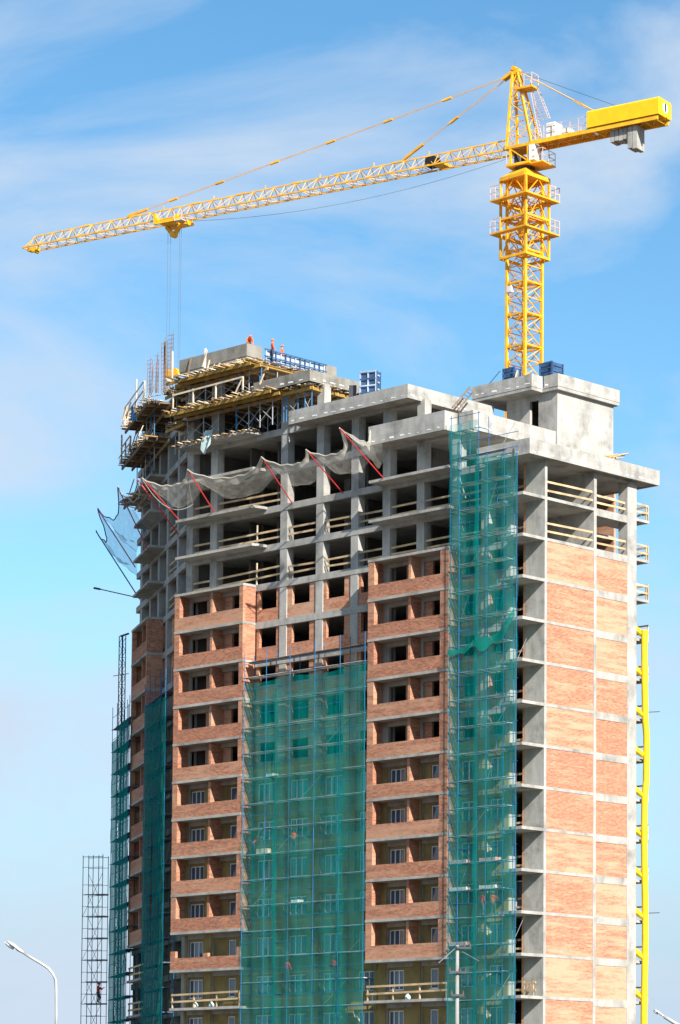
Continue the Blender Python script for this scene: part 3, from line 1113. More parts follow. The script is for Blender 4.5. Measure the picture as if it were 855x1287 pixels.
# hoist mast at the far end of the wing
hp = FW.P(-22.6, 1.3, 0)
m = MB()
for dx in (-.2, .2):
    for dy in (-.2, .2):
        m.bar((hp.x + dx, hp.y + dy, -.2), (hp.x + dx, hp.y + dy, Z(11) + .35), .06)
z = 0
while z < Z(11):
    s = 1 if int(z / .6) % 2 else -1
    m.bar((hp.x - .2 * s, hp.y - .2, z), (hp.x + .2 * s, hp.y - .2, z + .6), .035)
    m.bar((hp.x + .2, hp.y - .2 * s, z), (hp.x + .2, hp.y + .2 * s, z + .6), .035)
    m.bar((hp.x - .2, hp.y - .2, z), (hp.x + .2, hp.y - .2, z), .035)
    m.bar((hp.x + .2, hp.y - .2, z), (hp.x + .2, hp.y + .2, z), .035)
    z += .6
m.bar((hp.x - .25, hp.y, Z(11) + .35), (hp.x + .7, hp.y + .1, Z(11) + .5), .14).bar((hp.x - 1.2, hp.y, 42.3), (hp.x + .9, hp.y, 42.3), .05)
single('hoist_mast', m, 'steel_dark', 'dark lattice hoist mast rising beside the far end of the wing', 'hoist', (hp.x, hp.y, -.2))

# ------------------------------------------------------------------ catch nets with poles
def pole_top(b, fr, reach, rise):
    return b + Vector((fr.s, -fr.c, 0)) * reach + Vector((0, 0, rise))


cn = thing('safety_net', 'pale grey safety net slung from red poles along the open upper floors', 'safety net', FF.P(-24, 0, Z(13)))
bases = [FF.P(-38.0, 1.2, Z(13)), FF.P(-33.6, 1.3, Z(13)), FF.P(-25.9, 0.03, Z(13) - .1), FF.P(-20.2, .03, Z(13) - .1), FF.P(-14.4, 1.38, Z(13))]
reach = [3.5, 2.9, 3.3, 3.9, 4.6]
rise = [3.0, 3.0, 3.1, 2.7, 3.0]
tops = [pole_top(b, FF, r_, h_) for b, r_, h_ in zip(bases, reach, rise)]
tops[0].x -= .6
tops.append(FF.P(-15.6, 1.62, Z(14) + .75))
for b, t_ in zip(bases, tops):
    part('net_pole', MB().tube(b, t_, .048, n=6), 'pole_red', cn)
for i in range(len(tops) - 1):
    t0, t1 = tops[i], tops[i + 1]
    q0, q1 = FF.P(t0.x, .12, Z(14) + (.1 if i < 3 else .3)), FF.P(t1.x, .12, Z(14) + (.1 if i < 2 else .3))
    if i <= 1:
        q0 = FF.P(t0.x, 1.45, Z(14) + .05)
        if i == 0:
            q1 = FF.P(t1.x, 1.45, Z(14) + .05)
    sg = 1.2 + .25 * (i % 2)

    def fn(u, v, t0=t0, t1=t1, q0=q0, q1=q1, sg=sg, i=i):
        a = t0.lerp(t1, u) - Vector((0, 0, 4 * sg * u * (1 - u)))
        pull = 4 * u * (1 - u)
        b_ = q0.lerp(q1, u)
        a = a.lerp(b_, .35 * pull)
        p = a.lerp(b_, v)
        p.z -= 2.0 * math.sin(math.pi * v) * (.35 + .65 * pull) + .10 * math.sin(14 * u + 5 * v + i) * math.sin(math.pi * v) + .06 * math.sin(31 * u - 17 * v)
        return p
    part('net', MB().grid(fn, 26, 14), 'catch_grey', cn, True)
    part('edge_rope', MB().path([fn(k / 20, 0.0) for k in range(21)], .055, n=5), 'catch_rope', cn)
    hem = MB().grid(lambda u, v, fn=fn: fn(u, v * (.05 + .05 * math.sin(9 * u) ** 2)) + Vector((0, 0, -.012)), 24, 2)
    part('hem', hem, 'catch_rope', cn, True)
# ropes hanging from the corner pole
part('tie_rope', MB().path([tops[0].lerp(FF.P(-36.0, 1.5, Z(13) + 1.0), k / 12) - Vector((0, 0, 5.2 * (k / 12) * (1 - k / 12))) for k in range(13)], .025, n=4), 'catch_rope', cn)
part('tie_rope', MB().path([FF.P(-36.0, 1.5, Z(13) + 1.0).lerp(tops[1], k / 12) - Vector((0, 0, 2.0 * (k / 12) * (1 - k / 12))) for k in range(13)], .025, n=4), 'catch_rope', cn)

wn = thing('safety_net', 'safety net, tinted blue for the sky behind it, held out by leaning poles from the shaded wing', 'safety net', FW.P(-12, 0, Z(12)))
wb = [FW.P(-3.5, .05, Z(13) - .2), FW.P(-10.5, 1.3, Z(13) - .3), FW.P(-16.5, 1.3, Z(13) - .7), FW.P(-20.5, .2, Z(12) + .3)]
wt = [world_at(172.5, 602, 243), world_at(148, 612, 249), world_at(123, 640, 255), world_at(121, 668, 261)]
for b, t_, mt in zip(wb, wt, ('pole_red', 'pole_violet', 'pole_violet', 'steel_dark')):
    part('net_pole', MB().tube(b, t_, .055, n=6), mt, wn)
for i in range(3):
    t0, t1 = wt[i], wt[i + 1]
    q0, q1 = [FW.P(-3.5, 0.2, Z(14) - .8), FW.P(-9.5, 1.4, Z(13) + 1.2), FW.P(-15.5, 1.4, Z(13) + .5), FW.P(-19.5, .6, Z(12) + 2.2)][i:i + 2]

    def fn(u, v, t0=t0, t1=t1, q0=q0, q1=q1):
        pull = 4 * u * (1 - u)
        a = t0.lerp(t1, u) - Vector((0, 0, 1.0 * pull))
        b_ = q0.lerp(q1, u)
        p = a.lerp(b_, .25 * pull).lerp(b_, v)
        p.z -= .75 * math.sin(math.pi * v) * (.4 + .6 * pull) + .22 * math.sin(9 * u + 7 * v) * math.sin(math.pi * v) + .1 * math.sin(23 * u - 15 * v)
        return p
    part('net', MB().grid(fn, 20, 12), 'catch_sky_tint' if i else 'catch_grey', wn, True)
    part('edge_rope', MB().path([fn(k / 16, 0) for k in range(17)], .05, n=5), 'catch_rope' if i == 0 else 'cloth_blue', wn)
sp_ = FW.P(-17.2, 1.36, Z(12) - .1)
single('projecting_pole', MB().tube(sp_, sp_ + Vector((-2.6, -1.5, .75)), .05).tube(sp_ + Vector((-2.6, -1.5, .75)), sp_ + Vector((-3.1, -1.8, .88)), .1),
       'steel_dark', 'short dark pole sticking out from a wing balcony slab', 'pole', sp_)

# ------------------------------------------------------------------ slab formwork on the unfinished top
def formwork(label, fr, x0, x1, out_edge, inn, z, seed, plank_len=(1.2, 2.0), plank_step=.42, prop_out=(), prop_h=2.6, prop_xs=(), side='steel', beams=(.0, -1.4), sticks=True, group=None, chaos=0, bm_='beam_yellow'):
    """decking planks with ends sticking out, yellow beams below, props under them; z is the deck top"""
    rr = random.Random(seed)
    T = thing('slab_formwork', label, 'formwork', fr.P((x0 + x1) / 2, 0, z - prop_h - .4), group)
    x = x0
    while x < x1:
        l = rr.uniform(*plank_len)
        w = rr.uniform(.1, .24)
        e = out_edge + rr.uniform(-.35, .2)
        a = rr.uniform(-.05, .05)
        m = MB().bar(fr.P(x, e, z - .03 + rr.uniform(-.1, .08)), fr.P(x + a, e - l, z - .03), w, .06)
        part('plank', m, rr.choice(('timber_pale', 'timber_pale', 'timber', 'timber', 'timber_dark', 'beam_yellow')), T)
        x += plank_step * rr.uniform(.55, 1.3)
    m = MB()
    m.bar(fr.P(x0 + .1, out_edge - .75 - (out_edge - inn - .75) / 2, z - .09), fr.P(x1 - .1, out_edge - .75 - (out_edge - inn - .75) / 2, z - .09), out_edge - .75 - inn, .03)
    part('deck_sheet', m, 'timber_dark', T)
    for b in beams:
        part('yellow_beam', MB().bar(fr.P(x0 - rr.uniform(0, .5), out_edge - .45 + b, z - .36), fr.P(x1 + rr.uniform(0, .4), out_edge - .45 + b, z - .36), .12, .24), bm_ if b > -1 else 'timber', T)
    x = x0 + .3
    while x < x1:
        part('yellow_beam', MB().bar(fr.P(x, out_edge - .2 + rr.uniform(-.2, .2), z - .18), fr.P(x, inn, z - .18), .1, .13), rr.choice((bm_, 'timber_dark', 'timber')), T)
        x += 1.15
    for _ in range(chaos):
        x, e = rr.uniform(x0 - .3, x1), out_edge + rr.uniform(-1.2, .15)
        a, l, tz = rr.uniform(-.9, .9), rr.uniform(.9, 2.6), rr.uniform(-.35, .25)
        p = fr.P(x, e, z + rr.uniform(-.05, .25))
        q = fr.P(x + l * math.sin(a), e - l * math.cos(a), z + tz)
        if rr.random() < .3:
            q = fr.P(x + rr.uniform(-.15, .15), e - .4, z + rr.uniform(.7, 1.7))
        part('loose_board', MB().bar(p, q, rr.uniform(.07, .2), .05), rr.choice(('timber_pale', 'timber', 'timber_dark', 'timber_dark', 'timber')), T)
    for ou in prop_out:
        for x in prop_xs:
            xx = x + rr.uniform(-.15, .15)
            part('prop', MB().tube(fr.P(xx, ou, z - .45 - prop_h), fr.P(xx, ou, z - .45), .045, n=5), side if rr.random() < .75 else 'prop_blue', T)
        xs = list(prop_xs)
        for a, b in zip(xs[:-1], xs[1:]):
            if rr.random() < .75 and abs(b - a) < 2.6:
                part('cross_brace', MB().tube(fr.P(a, ou, z - prop_h), fr.P(b, ou, z - 1.1), .022, n=4).tube(fr.P(a, ou, z - 1.1), fr.P(b, ou, z - prop_h), .022, n=4), 'galvanised', T)
    return T


xs_main = [-37.3, -35.3, -33.4, -31.5, -29.9, -28.6]
formwork('timber slab formwork with yellow beams below the topmost concrete upstand', FF, -38.3, -28.6, 2.75, -3.5, Z(17) - .72, 3, chaos=12,
         prop_out=(1.0, -.8), prop_h=2.0, prop_xs=xs_main, beams=(0, -.9, -2.0))
formwork('timber slab formwork edged by a timber hand rail, one storey under the topmost upstand', FF, -38.4, -26.2, 2.75, -3.5, Z(16) - .3, 5, chaos=8,
         prop_out=(1.1, -.8), prop_h=2.2, prop_xs=xs_main + [-27.2], beams=(0, -.9, -2.0))
formwork('short timber formwork propped under the upstand next to the blue shutter stack', FF, -27.4, -22.7, 1.5, -5.0, Z(16) - .36, 8, plank_len=(.6, 1.2),
         prop_out=(.9, -.6), prop_h=2.1, prop_xs=[-26.2, -25.6, -24.4, -23.7, -23.0], side='prop_blue', beams=(0, -1.2, -2.8))
FR16 = Frame(-22.5, 0, R(90))
formwork('timber formwork running back under the right flank of the middle roof step', FR16, -2.5, 4.0, .15, -2.2, Z(16) - .37, 9, plank_len=(.4, .9), prop_out=(-.6,), prop_h=2.1, prop_xs=[-1.5, .3, 2.0], beams=(0,))
FR17 = Frame(-29.9, 0, R(90))
formwork('timber formwork with yellow beams under the flank of the topmost roof', FR17, -3.0, 9.5, 1.15, -3.0, Z(17) - .37, 10, plank_len=(.9, 1.8), prop_out=(.3, -1.6), prop_h=2.1,
         prop_xs=[-2.2, -.5, 1.2, 3.0, 4.8, 6.5], side='prop_blue', beams=(0, -1.2))
formwork('timber formwork laid on the lowest floor edge under the topmost balconies', FF, -38.4, -29.3, 1.75, .2, Z(15) + .12, 12, plank_len=(.7, 1.1), plank_step=.55, beams=(), prop_out=())
# wing decks; dark beam timber stands in for the shade there
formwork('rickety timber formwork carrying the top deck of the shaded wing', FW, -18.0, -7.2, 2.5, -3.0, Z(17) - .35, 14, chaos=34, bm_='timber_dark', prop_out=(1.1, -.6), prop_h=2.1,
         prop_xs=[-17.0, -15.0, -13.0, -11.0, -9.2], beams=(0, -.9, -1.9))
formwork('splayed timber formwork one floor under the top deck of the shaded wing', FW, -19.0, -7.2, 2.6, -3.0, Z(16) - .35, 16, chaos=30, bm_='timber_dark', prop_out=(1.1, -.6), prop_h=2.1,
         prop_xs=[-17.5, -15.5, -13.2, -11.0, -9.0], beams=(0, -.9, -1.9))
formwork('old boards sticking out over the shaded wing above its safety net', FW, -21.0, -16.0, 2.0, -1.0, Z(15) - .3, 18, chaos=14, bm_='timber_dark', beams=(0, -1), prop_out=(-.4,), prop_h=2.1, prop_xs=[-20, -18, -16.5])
FG = Frame(P0.x, P0.y, R(-15))
formwork('narrow timber formwork folding round the inner corner at the top', FG, -2.4, .6, 1.2, -2.5, Z(17) - 1.0, 21, plank_step=.3, prop_out=(.1,), prop_xs=[-2, -.2], prop_h=1.6)
formwork('narrow timber formwork folding round the inner corner, one floor lower', FG, -2.4, .6, 1.2, -2.5, Z(16) - .8, 22, plank_step=.3, prop_out=(.1,), prop_xs=[-2, -.2], prop_h=1.8)


def timber_rail(label, fr, pts, out, z, h=1.15, pale='timber_pale', group=None, tall=()):
    T = thing('hand_rail', label, 'railing', fr.P(pts[0], out, z), group)
    for i, x in enumerate(pts):
        part('post', MB().bar(fr.P(x, out, z), fr.P(x + random.uniform(-.05, .05), out, z + h + (1.2 if i in tall else .1)), .11, .09), pale, T)
    for hh in (h - .05, h * .5):
        if hh < h * .6 and not tall and len(pts) > 3:
            continue
        part('rail', MB().bar(fr.P(pts[0], out + .06, z + hh), fr.P(pts[-1], out + .06, z + hh + .1), .05, .14), pale, T)
    part('strut', MB().bar(fr.P(pts[-1] - .9, out, z + .05), fr.P(pts[-1] - .05, out, z + h), .08), pale, T)
    return T


timber_rail('pale timber hand rail on the formwork deck below the topmost upstand', FF, [-37.6, -35.1, -32.4, -29.2], 2.4, Z(16) - .25)
timber_rail('pale double timber rail round the top deck of the shaded wing', FW, [-17.5, -12.0, -8.0], 2.2, Z(17) - .3, 1.6, tall=(1,))
timber_rail('weathered timber rail on the wing formwork, one floor below the top deck', FW, [-18.5, -16.5, -14.0], 2.3, Z(16) - .3, 1.3, pale='timber', tall=(0,))
FWe = Frame(FW.P(-17.8, 2.2, 0).x, FW.P(-17.8, 2.2, 0).y, FW.a - R(90))
timber_rail('splintery timber rail closing the outer end of the top wing deck', FWe, [-4.2, -2.2, -.2], 0, Z(17) - .3, 1.5, tall=(1,))
single('timber_post', MB().bar(FF.P(-38.1, 2.1, Z(17) - .9), FF.P(-38.1, 2.1, Z(17) + 1.6), .13), 'timber_pale', 'tall pale timber post standing at the inner corner between wing and main block', 'post', FF.P(-38.1, 2.1, Z(17) - .9))
single('timber_post', MB().bar(FF.P(-34.0, 2.2, Z(17) - .5), FF.P(-34.0, 2.15, Z(17) + 1.1), .16, .1), 'timber_pale', 'pale timber post fixed to planks in front of the topmost upstand', 'post', FF.P(-34, 2.2, Z(17) - .5))

# starter bars on top of the wing
def rebar(label, c, w, h, nb, seed):
    rr = random.Random(seed)
    m = MB()
    for i in range(nb):
        x, y = rr.uniform(-w, w), rr.uniform(-.3, .3)
        m.tube((c.x + x, c.y + y, c.z), (c.x + x + rr.uniform(-.12, .12), c.y + y + rr.uniform(-.1, .1), c.z + h * rr.uniform(.75, 1.05)), .028, n=4)
    for k in range(int(h / .35)):
        z = c.z + .3 + k * .35
        m.tube((c.x - w, c.y, z), (c.x + w, c.y, z), .014, n=4)
    single('starter_bars', m, 'rust', label, 'rebar', c, 'starter bars on the wing')


for px, h_, w_, nb, lb_ in ((213.5, 4.6, .42, 9, 'tallest wide cage of rusty starter bars next to the tall timber post'),
                            (205.5, 3.6, .35, 7, 'medium cage of rusty starter bars beside the tallest cage'),
                            (198.5, 2.6, .1, 3, 'thin pair of starter bars next to the medium cage'),
                            (194.5, 2.7, .1, 3, 'thin pair of starter bars between the other pair and the shortest cage'),
                            (188.0, 2.2, .25, 6, 'shortest cage of starter bars near the outer end of the wing deck')):
    c = world_at(px, 506, 244)
    c.z = Z(17) - .3
    rebar(lb_, c, w_, h_ + .6, nb, int(px))

# sheet hanging off the slab edge, rag on the outer rail
m = MB()


def sheet(u, v):
    return FF.P(-34.6 + 1.1 * u - .45 * v, 1.5 + .12 * math.sin(7 * u + 3 * v) + .1 * v, Z(15) + .75 - 1.9 * v * (.55 + .45 * math.sin(u * 2.2 + .6)) - .1 * math.sin(5 * u))


m.grid(sheet, 14, 12)
single('plastic_sheet', m, 'cloth_pale', 'crumpled pale blue sheet hanging over a slab edge above the safety net', 'sheet', FF.P(-34.4, 1.5, Z(15) - .8), smooth=True)
rp = world_at(166.5, 519, 247)
m = MB().grid(lambda u, v: (rp.x + .45 * (u - .5) * (1 + v), rp.y + .15 * math.sin(5 * u + 3 * v), rp.z + .6 - 1.2 * v - .25 * abs(u - .5)), 8, 8)
m.grid(lambda u, v: (rp.x + .1 * math.sin(6 * u), rp.y + .3 * (u - .5), rp.z + .55 - 1.1 * v), 6, 6)
single('rag', m, 'cloth_blue', 'dark blue rag hanging from the outermost rail of the wing deck', 'rag', rp - Vector((0, 0, .6)), smooth=True)

# ------------------------------------------------------------------ shutter panels, ladder, railing frame
def shutter(label, c, ang, w, h, d, rows, cols, front='form_light', group=None):
    T = thing('shutter_stack', label, 'formwork', c, group)
    M_ = Matrix.Translation(c) @ Matrix.Rotation(ang, 4, 'Z')
    part('panel_face', MB().box(0, w, .1, d, .12, h).xf(M_), 'form_blue', T)
    for i in range(cols + 1):
        x = w * i / cols
        part('rib', MB().box(x - .045, x + .045, -.02, .1, 0, h + .05).xf(M_), front, T)
    for j in range(rows + 1):
        z_ = .12 + (h - .2) * j / rows
        part('rib', MB().box(0, w, -.05, -.022, z_, z_ + .10).xf(M_), front if j % 2 == 0 else 'form_blue', T)
    for j in range(rows):
        z_ = .12 + (h - .2) * (j + .5) / rows
        part('rib', MB().box(w + .002, w + .06, 0, d, z_, z_ + .1).xf(M_), front, T)
    part('edge_frame', MB().box(w + .061, w + .13, 0, .09, 0, h).box(w + .061, w + .13, d - .09, d, 0, h).xf(M_), 'form_blue', T)
    return T


s0 = world_at(452.5, 497, 229)
shutter('tall stack of blue and white ribbed shutter panels standing on the roof step', Vector((s0.x, s0.y, Z(15) + .2)), R(20), 1.35, 3.5, .7, 6, 2)
s1 = world_at(474, 492, 232)
shutter('low stack of blue shutter panels right behind the taller ribbed stack', Vector((s1.x, s1.y, Z(15) + .2)), R(20), 1.2, 2.0, .8, 4, 2)
s2 = world_at(451, 496, 230)
single('shutter_board', MB().box(-.35, .25, -.05, .05, 0, 2.7).xf(Matrix.Translation((s2.x - .3, s2.y - .3, Z(15) + .2)) @ Matrix.Rotation(R(30), 4, 'Z')), 'steel_dark',
       'dark shutter board standing upright at the end of the concrete upstand', 'board', (s2.x - .3, s2.y - .3, Z(15) + .2))
part_z = 59.1
shutter('dark blue shutter stack on the lift tower roof on the right of the crane mast', Vector((-8.75, 8.1, part_z)), R(0), 1.2, 2.35, 1.3, 5, 1, front='form_blue')
shutter('dark blue shutter stack on the lift tower roof on the left of the crane mast', Vector((-11.9, 7.3, part_z)), R(0), 1.1, 2.3, .8, 5, 1, front='form_blue')
m = MB().bar((-10.75, 7.0, part_z), (-10.3, 7.3, part_z + 1.9), .6, .08)
single('leaning_board', m, 'timber_pale', 'weathered board leaning against the shutters left of the crane mast', 'board', (-10.75, 7.0, part_z))
m = MB().bar((-13.2, 6.2, 59.5), (-12.1, 7.2, part_z + 2.2), .08)
single('leaning_prop', m, 'form_blue', 'thin blue bar leaning on the shutters at the tower roof edge', 'bar', (-13.2, 6.2, 59.5))

la, lb = world_at(572, 514, 222.5), world_at(594, 488, 224.5)
ax = (lb - la).normalized()
sd_ = ax.cross(Vector((-math.sin(YAW), math.cos(YAW), 0))).normalized() * .22
sd2 = Vector((math.sin(YAW), -math.cos(YAW), 0)) * .0 + sd_
LT = thing('ladder', 'timber ladder leaning up between two roof steps', 'ladder', la)
for s in (-1, 1):
    part('stile', MB().bar(la + sd2 * s, lb + sd2 * s, .09), 'timber_dark', LT)
n_r = 7
for i in range(n_r):
    p = la.lerp(lb, (i + .7) / (n_r + .3))
    part('rung', MB().tube(p - sd2, p + sd2, .03, n=5), 'timber_dark', LT)

# blue edge railing frames on the flank of the topmost roof
er = thing('edge_frame', 'blue upright shutter frames lined along the flank of the topmost roof', 'formwork', FR17.P(2, .2, Z(17)))
for i in range(13):
    y = -1.3 + i * .53
    part('stud', MB().bar(FR17.P(y, .18, Z(17) - .25), FR17.P(y, .18, Z(17) + .85), .1, .1), 'form_blue' if i % 3 else 'form_light', er)
for zz in (-.1, .25, .8):
    part('waler', MB().bar(FR17.P(-1.5, .25, Z(17) + zz), FR17.P(5.3, .25, Z(17) + zz), .06, .1), 'form_blue', er)
part('sheet', MB().bar(FR17.P(-1.3, .08, Z(17) + .25), FR17.P(5.2, .08, Z(17) + .25), .03, 1.0), 'form_light', er)

# blue railing frame by the lift tower, chips of wood on the end roof
m = MB()
for x in (-15.4, -14.2, -12.9):
    m.tube((x, 6.5, Z(14)), (x, 6.5, Z(14) + 2.6), .05)
for zz in (1.1, 2.0):
    m.tube((-15.4, 6.5, Z(14) + zz), (-12.9, 6.5, Z(14) + zz), .04)
single('guard_stand', m, 'scaffold_blue', 'open blue steel guard stand beneath the lift tower overhang', 'stand', (-14.2, 6.5, Z(14)))
m = MB()
for i in range(9):
    y = 7.6 + random.uniform(-.6, .6)
    m.bar((-2.9 + random.uniform(-.5, .3), y, 52.25 + i * .05), (-2.5 + random.uniform(-.2, .7), y + random.uniform(.3, 1.2), 52.3 + i * .05 + random.uniform(-.05, .2)), .14, .06)
m.shift((3.1, -1.6, .0))
single('timber_scraps', m, 'timber', 'small pile of timber scraps on the parapet of the lowest roof', 'scraps', (0.5, 6.0, 52.2))

# ------------------------------------------------------------------ debris chute at the back corner
ch = thing('debris_chute', 'bright yellow rubbish chute hanging down the back corner balconies', 'chute', (0.3, 10.35, 0))
z = 39.9
k = 0
while z > 0.6:
    l = 1.15
    off = .07 * math.sin(z * .45) + (.12 if 28 < z < 33 else 0)
    off2 = .07 * math.sin((z - l) * .45) + (.12 if 28 < z - l < 33 else 0)
    part('chute_section', MB().tube((.3, 10.05 + off, z), (.3, 10.05 + off2, z - l - .02), .25, .245, n=14, caps=False), 'tube_yellow', ch, True)
    z -= l
for n in range(-3, 10):
    z = Z(n) + .1
    m = MB().quadbox([(-.7, 9.75, z + .1), (.1, 9.75, z + .1), (.1, 10.3, z + .1), (-.7, 10.3, z + .1), (-.7, 9.75, z + .65), (.1, 9.75, z + .65), (.1, 10.3, z + .65), (-.7, 10.3, z + .65)])
    part('inlet_hopper', MB().tube((-.6, 9.72, z + .75), (.25, 10.0, z + .1), .27, .2, n=8), 'tube_yellow', ch)
for n, lb_ in ((7, 'upper'), (2, 'lower')):
    single('scaffold_pole', MB().tube((-1, 10.2, Z(n) + .55), (.7, 11.3, Z(n) + .6), .03, n=5), 'steel_dark',
           lb_ + ' of two thin dark poles poking past the yellow chute', 'pole', (-1, 10.2, Z(n) + .5), 'poles on the back balconies')

# ------------------------------------------------------------------ tower crane
MX, MY = -16.55, 14.75
CR = thing('tower_crane', 'yellow tower crane with a long lattice jib rising behind the lift tower', 'crane', (MX, MY, -.2))
JA = R(-169.7)
JM = Matrix.Translation((MX, MY, 0)) @ Matrix.Rotation(JA, 4, 'Z')      # x along the jib, y to its left
MM = Matrix.Translation((MX, MY, 0))
CY = 'crane_yellow'
hw = 1.0
mast = put('mast', None, CR)
Z_T = 79.2
for sx in (-1, 1):
    for sy in (-1, 1):
        part('mast_chord', MB().bar((sx * hw, sy * hw, -.2), (sx * hw, sy * hw, Z_T), .21).xf(MM), CY, mast)
z = 0.4
k = 0
PH = 1.3
while z < Z_T - PH:
    m = MB()
    s = 1 if k % 2 else -1
    for ax in (0, 1):
        for side in (-1, 1):
            P_ = (lambda t, zz: (t, side * hw, zz)) if ax == 0 else (lambda t, zz: (side * hw, t, zz))
            m.bar(P_(-hw * s, z), P_(hw * s, z + PH), .06)
            m.bar(P_(hw * s, z), P_(-hw * s * .0, z + PH * .5), .06)
            m.bar(P_(-hw, z), P_(hw, z), .14 if k % 2 == 0 else .07)
    if k % 2 == 0:
        for c0, c1 in (((-hw, -hw), (0, -.35)), ((hw, -hw), (0, -.35)), ((hw, hw), (0, .35)), ((-hw, hw), (0, .35))):
            m.bar((*c0, z + .05), (*c1, z + .02), .16, .05)
        m.box(-.75, .75, -.3, .3, z - .02, z + .02)
    part('mast_section', m.xf(MM), CY, mast)
    z += PH
    k += 1
lad = MB()
for dx in (-.2, .2):
    lad.bar((dx - .4, .5, 50), (dx - .4, .5, Z_T), .04)
zz = 50
while zz < Z_T:
    lad.bar((-.6, .5, zz), (-.2, .5, zz), .025)
    zz += .35
part('ladder', lad.xf(MM), 'crane_rail', mast)
part('light_box', MB().box(-.95, -.45, -1.12, -.8, 69.9, 70.4).xf(MM), 'white_paint', mast)

# climbing frame
cf = put('climbing_frame', None, CR)
ch_ = 1.38
for sx in (-1, 1):
    for sy in (-1, 1):
        part('frame_chord', MB().bar((sx * ch_, sy * ch_, 72.6), (sx * ch_, sy * ch_, 79.3), .17).xf(MM), CY, cf)
for zz, w in ((72.7, .2), (75.9, .16), (77.5, .14), (79.2, .3)):
    m = MB()
    for s in (-1, 1):
        m.bar((-ch_, s * ch_, zz), (ch_, s * ch_, zz), w).bar((s * ch_, -ch_, zz), (s * ch_, ch_, zz), w)
    part('frame_ring', m.xf(MM), CY, cf)
m = MB()
for s in (-1, 1):
    for a, b in ((72.8, 75.0), (75.2, 77.4), (77.5, 79.1)):
        m.bar((-ch_, s * ch_, a), (ch_ * .1, s * ch_, b), .065).bar((ch_ * .1, s * ch_, b), (ch_, s * ch_, a), .065)
        m.bar((s * ch_, -ch_, a), (s * ch_, ch_ * .1, b), .065).bar((s * ch_, ch_ * .1, b), (s * ch_, ch_, a), .065)
    m.bar((s * .8, -1.2, 75.1), (s * .8, -1.2, 78.6), .08)
part('frame_brace', m.xf(MM), CY, cf)
part('jack', MB().box(-.3, .35, -.45, .1, 74.5, 75.1).xf(MM), CY, cf)
PW = 2.02
for zz in (74.75, 77.5):
    pf = MB()
    pf.box(-PW, PW, -PW, -1.5, zz - .12, zz).box(-PW, PW, 1.5, PW, zz - .12, zz)
    pf.box(-PW, -1.5, -1.499, 1.499, zz - .12, zz).box(1.5, PW, -1.499, 1.499, zz - .12, zz)
    part('platform', pf.xf(MM), CY, cf)
    for sx, sy in ((-1, -1), (1, 1)):
        m = MB()
        cx, cy = sx * (PW - .03), sy * (PW - .03)
        for t in (0, .55, 1.1):
            m.bar((cx - sx * t, cy, zz), (cx - sx * t, cy, zz + 1.1), .045)
            if t:
                m.bar((cx, cy - sy * t, zz), (cx, cy - sy * t, zz + 1.1), .045)
        for h in (.55, 1.1):
            m.bar((cx, cy, zz + h), (cx - sx * 1.1, cy, zz + h), .04).bar((cx, cy, zz + h), (cx, cy - sy * 1.1, zz + h), .04)
        part('platform_rail', m.xf(MM), 'crane_rail', cf)

# slewing unit, turret, cab
sl = put('slewing_unit', None, CR)
m = MB().quadbox([(-1.45, -1.45, 79.35), (1.45, -1.45, 79.35), (1.45, 1.45, 79.35), (-1.45, 1.45, 79.35), (-.75, -.75, 79.95), (.75, -.75, 79.95), (.75, .75, 79.95), (-.75, .75, 79.95)])
part('slew_base', m.xf(MM), CY, sl)
part('slew_ring', MB().tube((0, 0, 79.95), (0, 0, 80.2), .85, n=24).xf(MM), 'steel_dark', sl)
m = MB().box(-1.15, 1.15, -1.15, 1.15, 80.2, 80.38)
part('turntable', m.xf(JM), CY, sl)
m = MB()
for sx in (-1, 1):
    for sy in (-1, 1):
        m.bar((sx * .85, sy * .85, 80.38), (sx * .85, sy * .85, 81.75), .17)
    m.bar((sx * .85, -.85, 80.45), (sx * .85, .85, 81.7), .1).bar((-.85, sx * .85, 80.45), (.85, sx * .85, 81.7), .1)
part('turret', m.xf(JM), CY, sl)
part('slew_motor', MB().tube((.45, .5, 80.38), (.45, .5, 81.4), .24, n=10).tube((-.5, -.45, 80.38), (-.5, -.45, 81.4), .24, n=10).tube((.3, -.3, 80.4), (.3, -.3, 81.2), .2, n=10).xf(JM), 'black', sl)
part('switch_cabinet', MB().box(-1.5, -1.0, .1, 1.0, 80.45, 81.7).xf(JM), 'white_paint', sl)
m = MB().box(-2.4, -1.16, -.9, 1.1, 80.1, 80.2)
part('service_platform', m.xf(JM), CY, sl)
m = MB()
for x, y in ((-2.35, -.85), (-2.35, .1), (-2.35, 1.05), (-1.8, 1.05), (-1.8, -.85)):
    m.bar((x, y, 80.2), (x, y, 81.25), .045)
for h in (80.72, 81.25):
    m.bar((-2.35, -.85, h), (-2.35, 1.05, h), .04).bar((-2.35, 1.05, h), (-1.4, 1.05, h), .04).bar((-2.35, -.85, h), (-1.4, -.85, h), .04)
for x, y in ((1.2, .9), (1.2, .2), (1.2, -.7)):
    m.bar((x, y, 80.38), (x, y, 81.3), .04)
m.bar((1.2, .9, 81.3), (1.2, -.7, 81.3), .04)
part('platform_rail', m.xf(JM), 'crane_rail', sl)

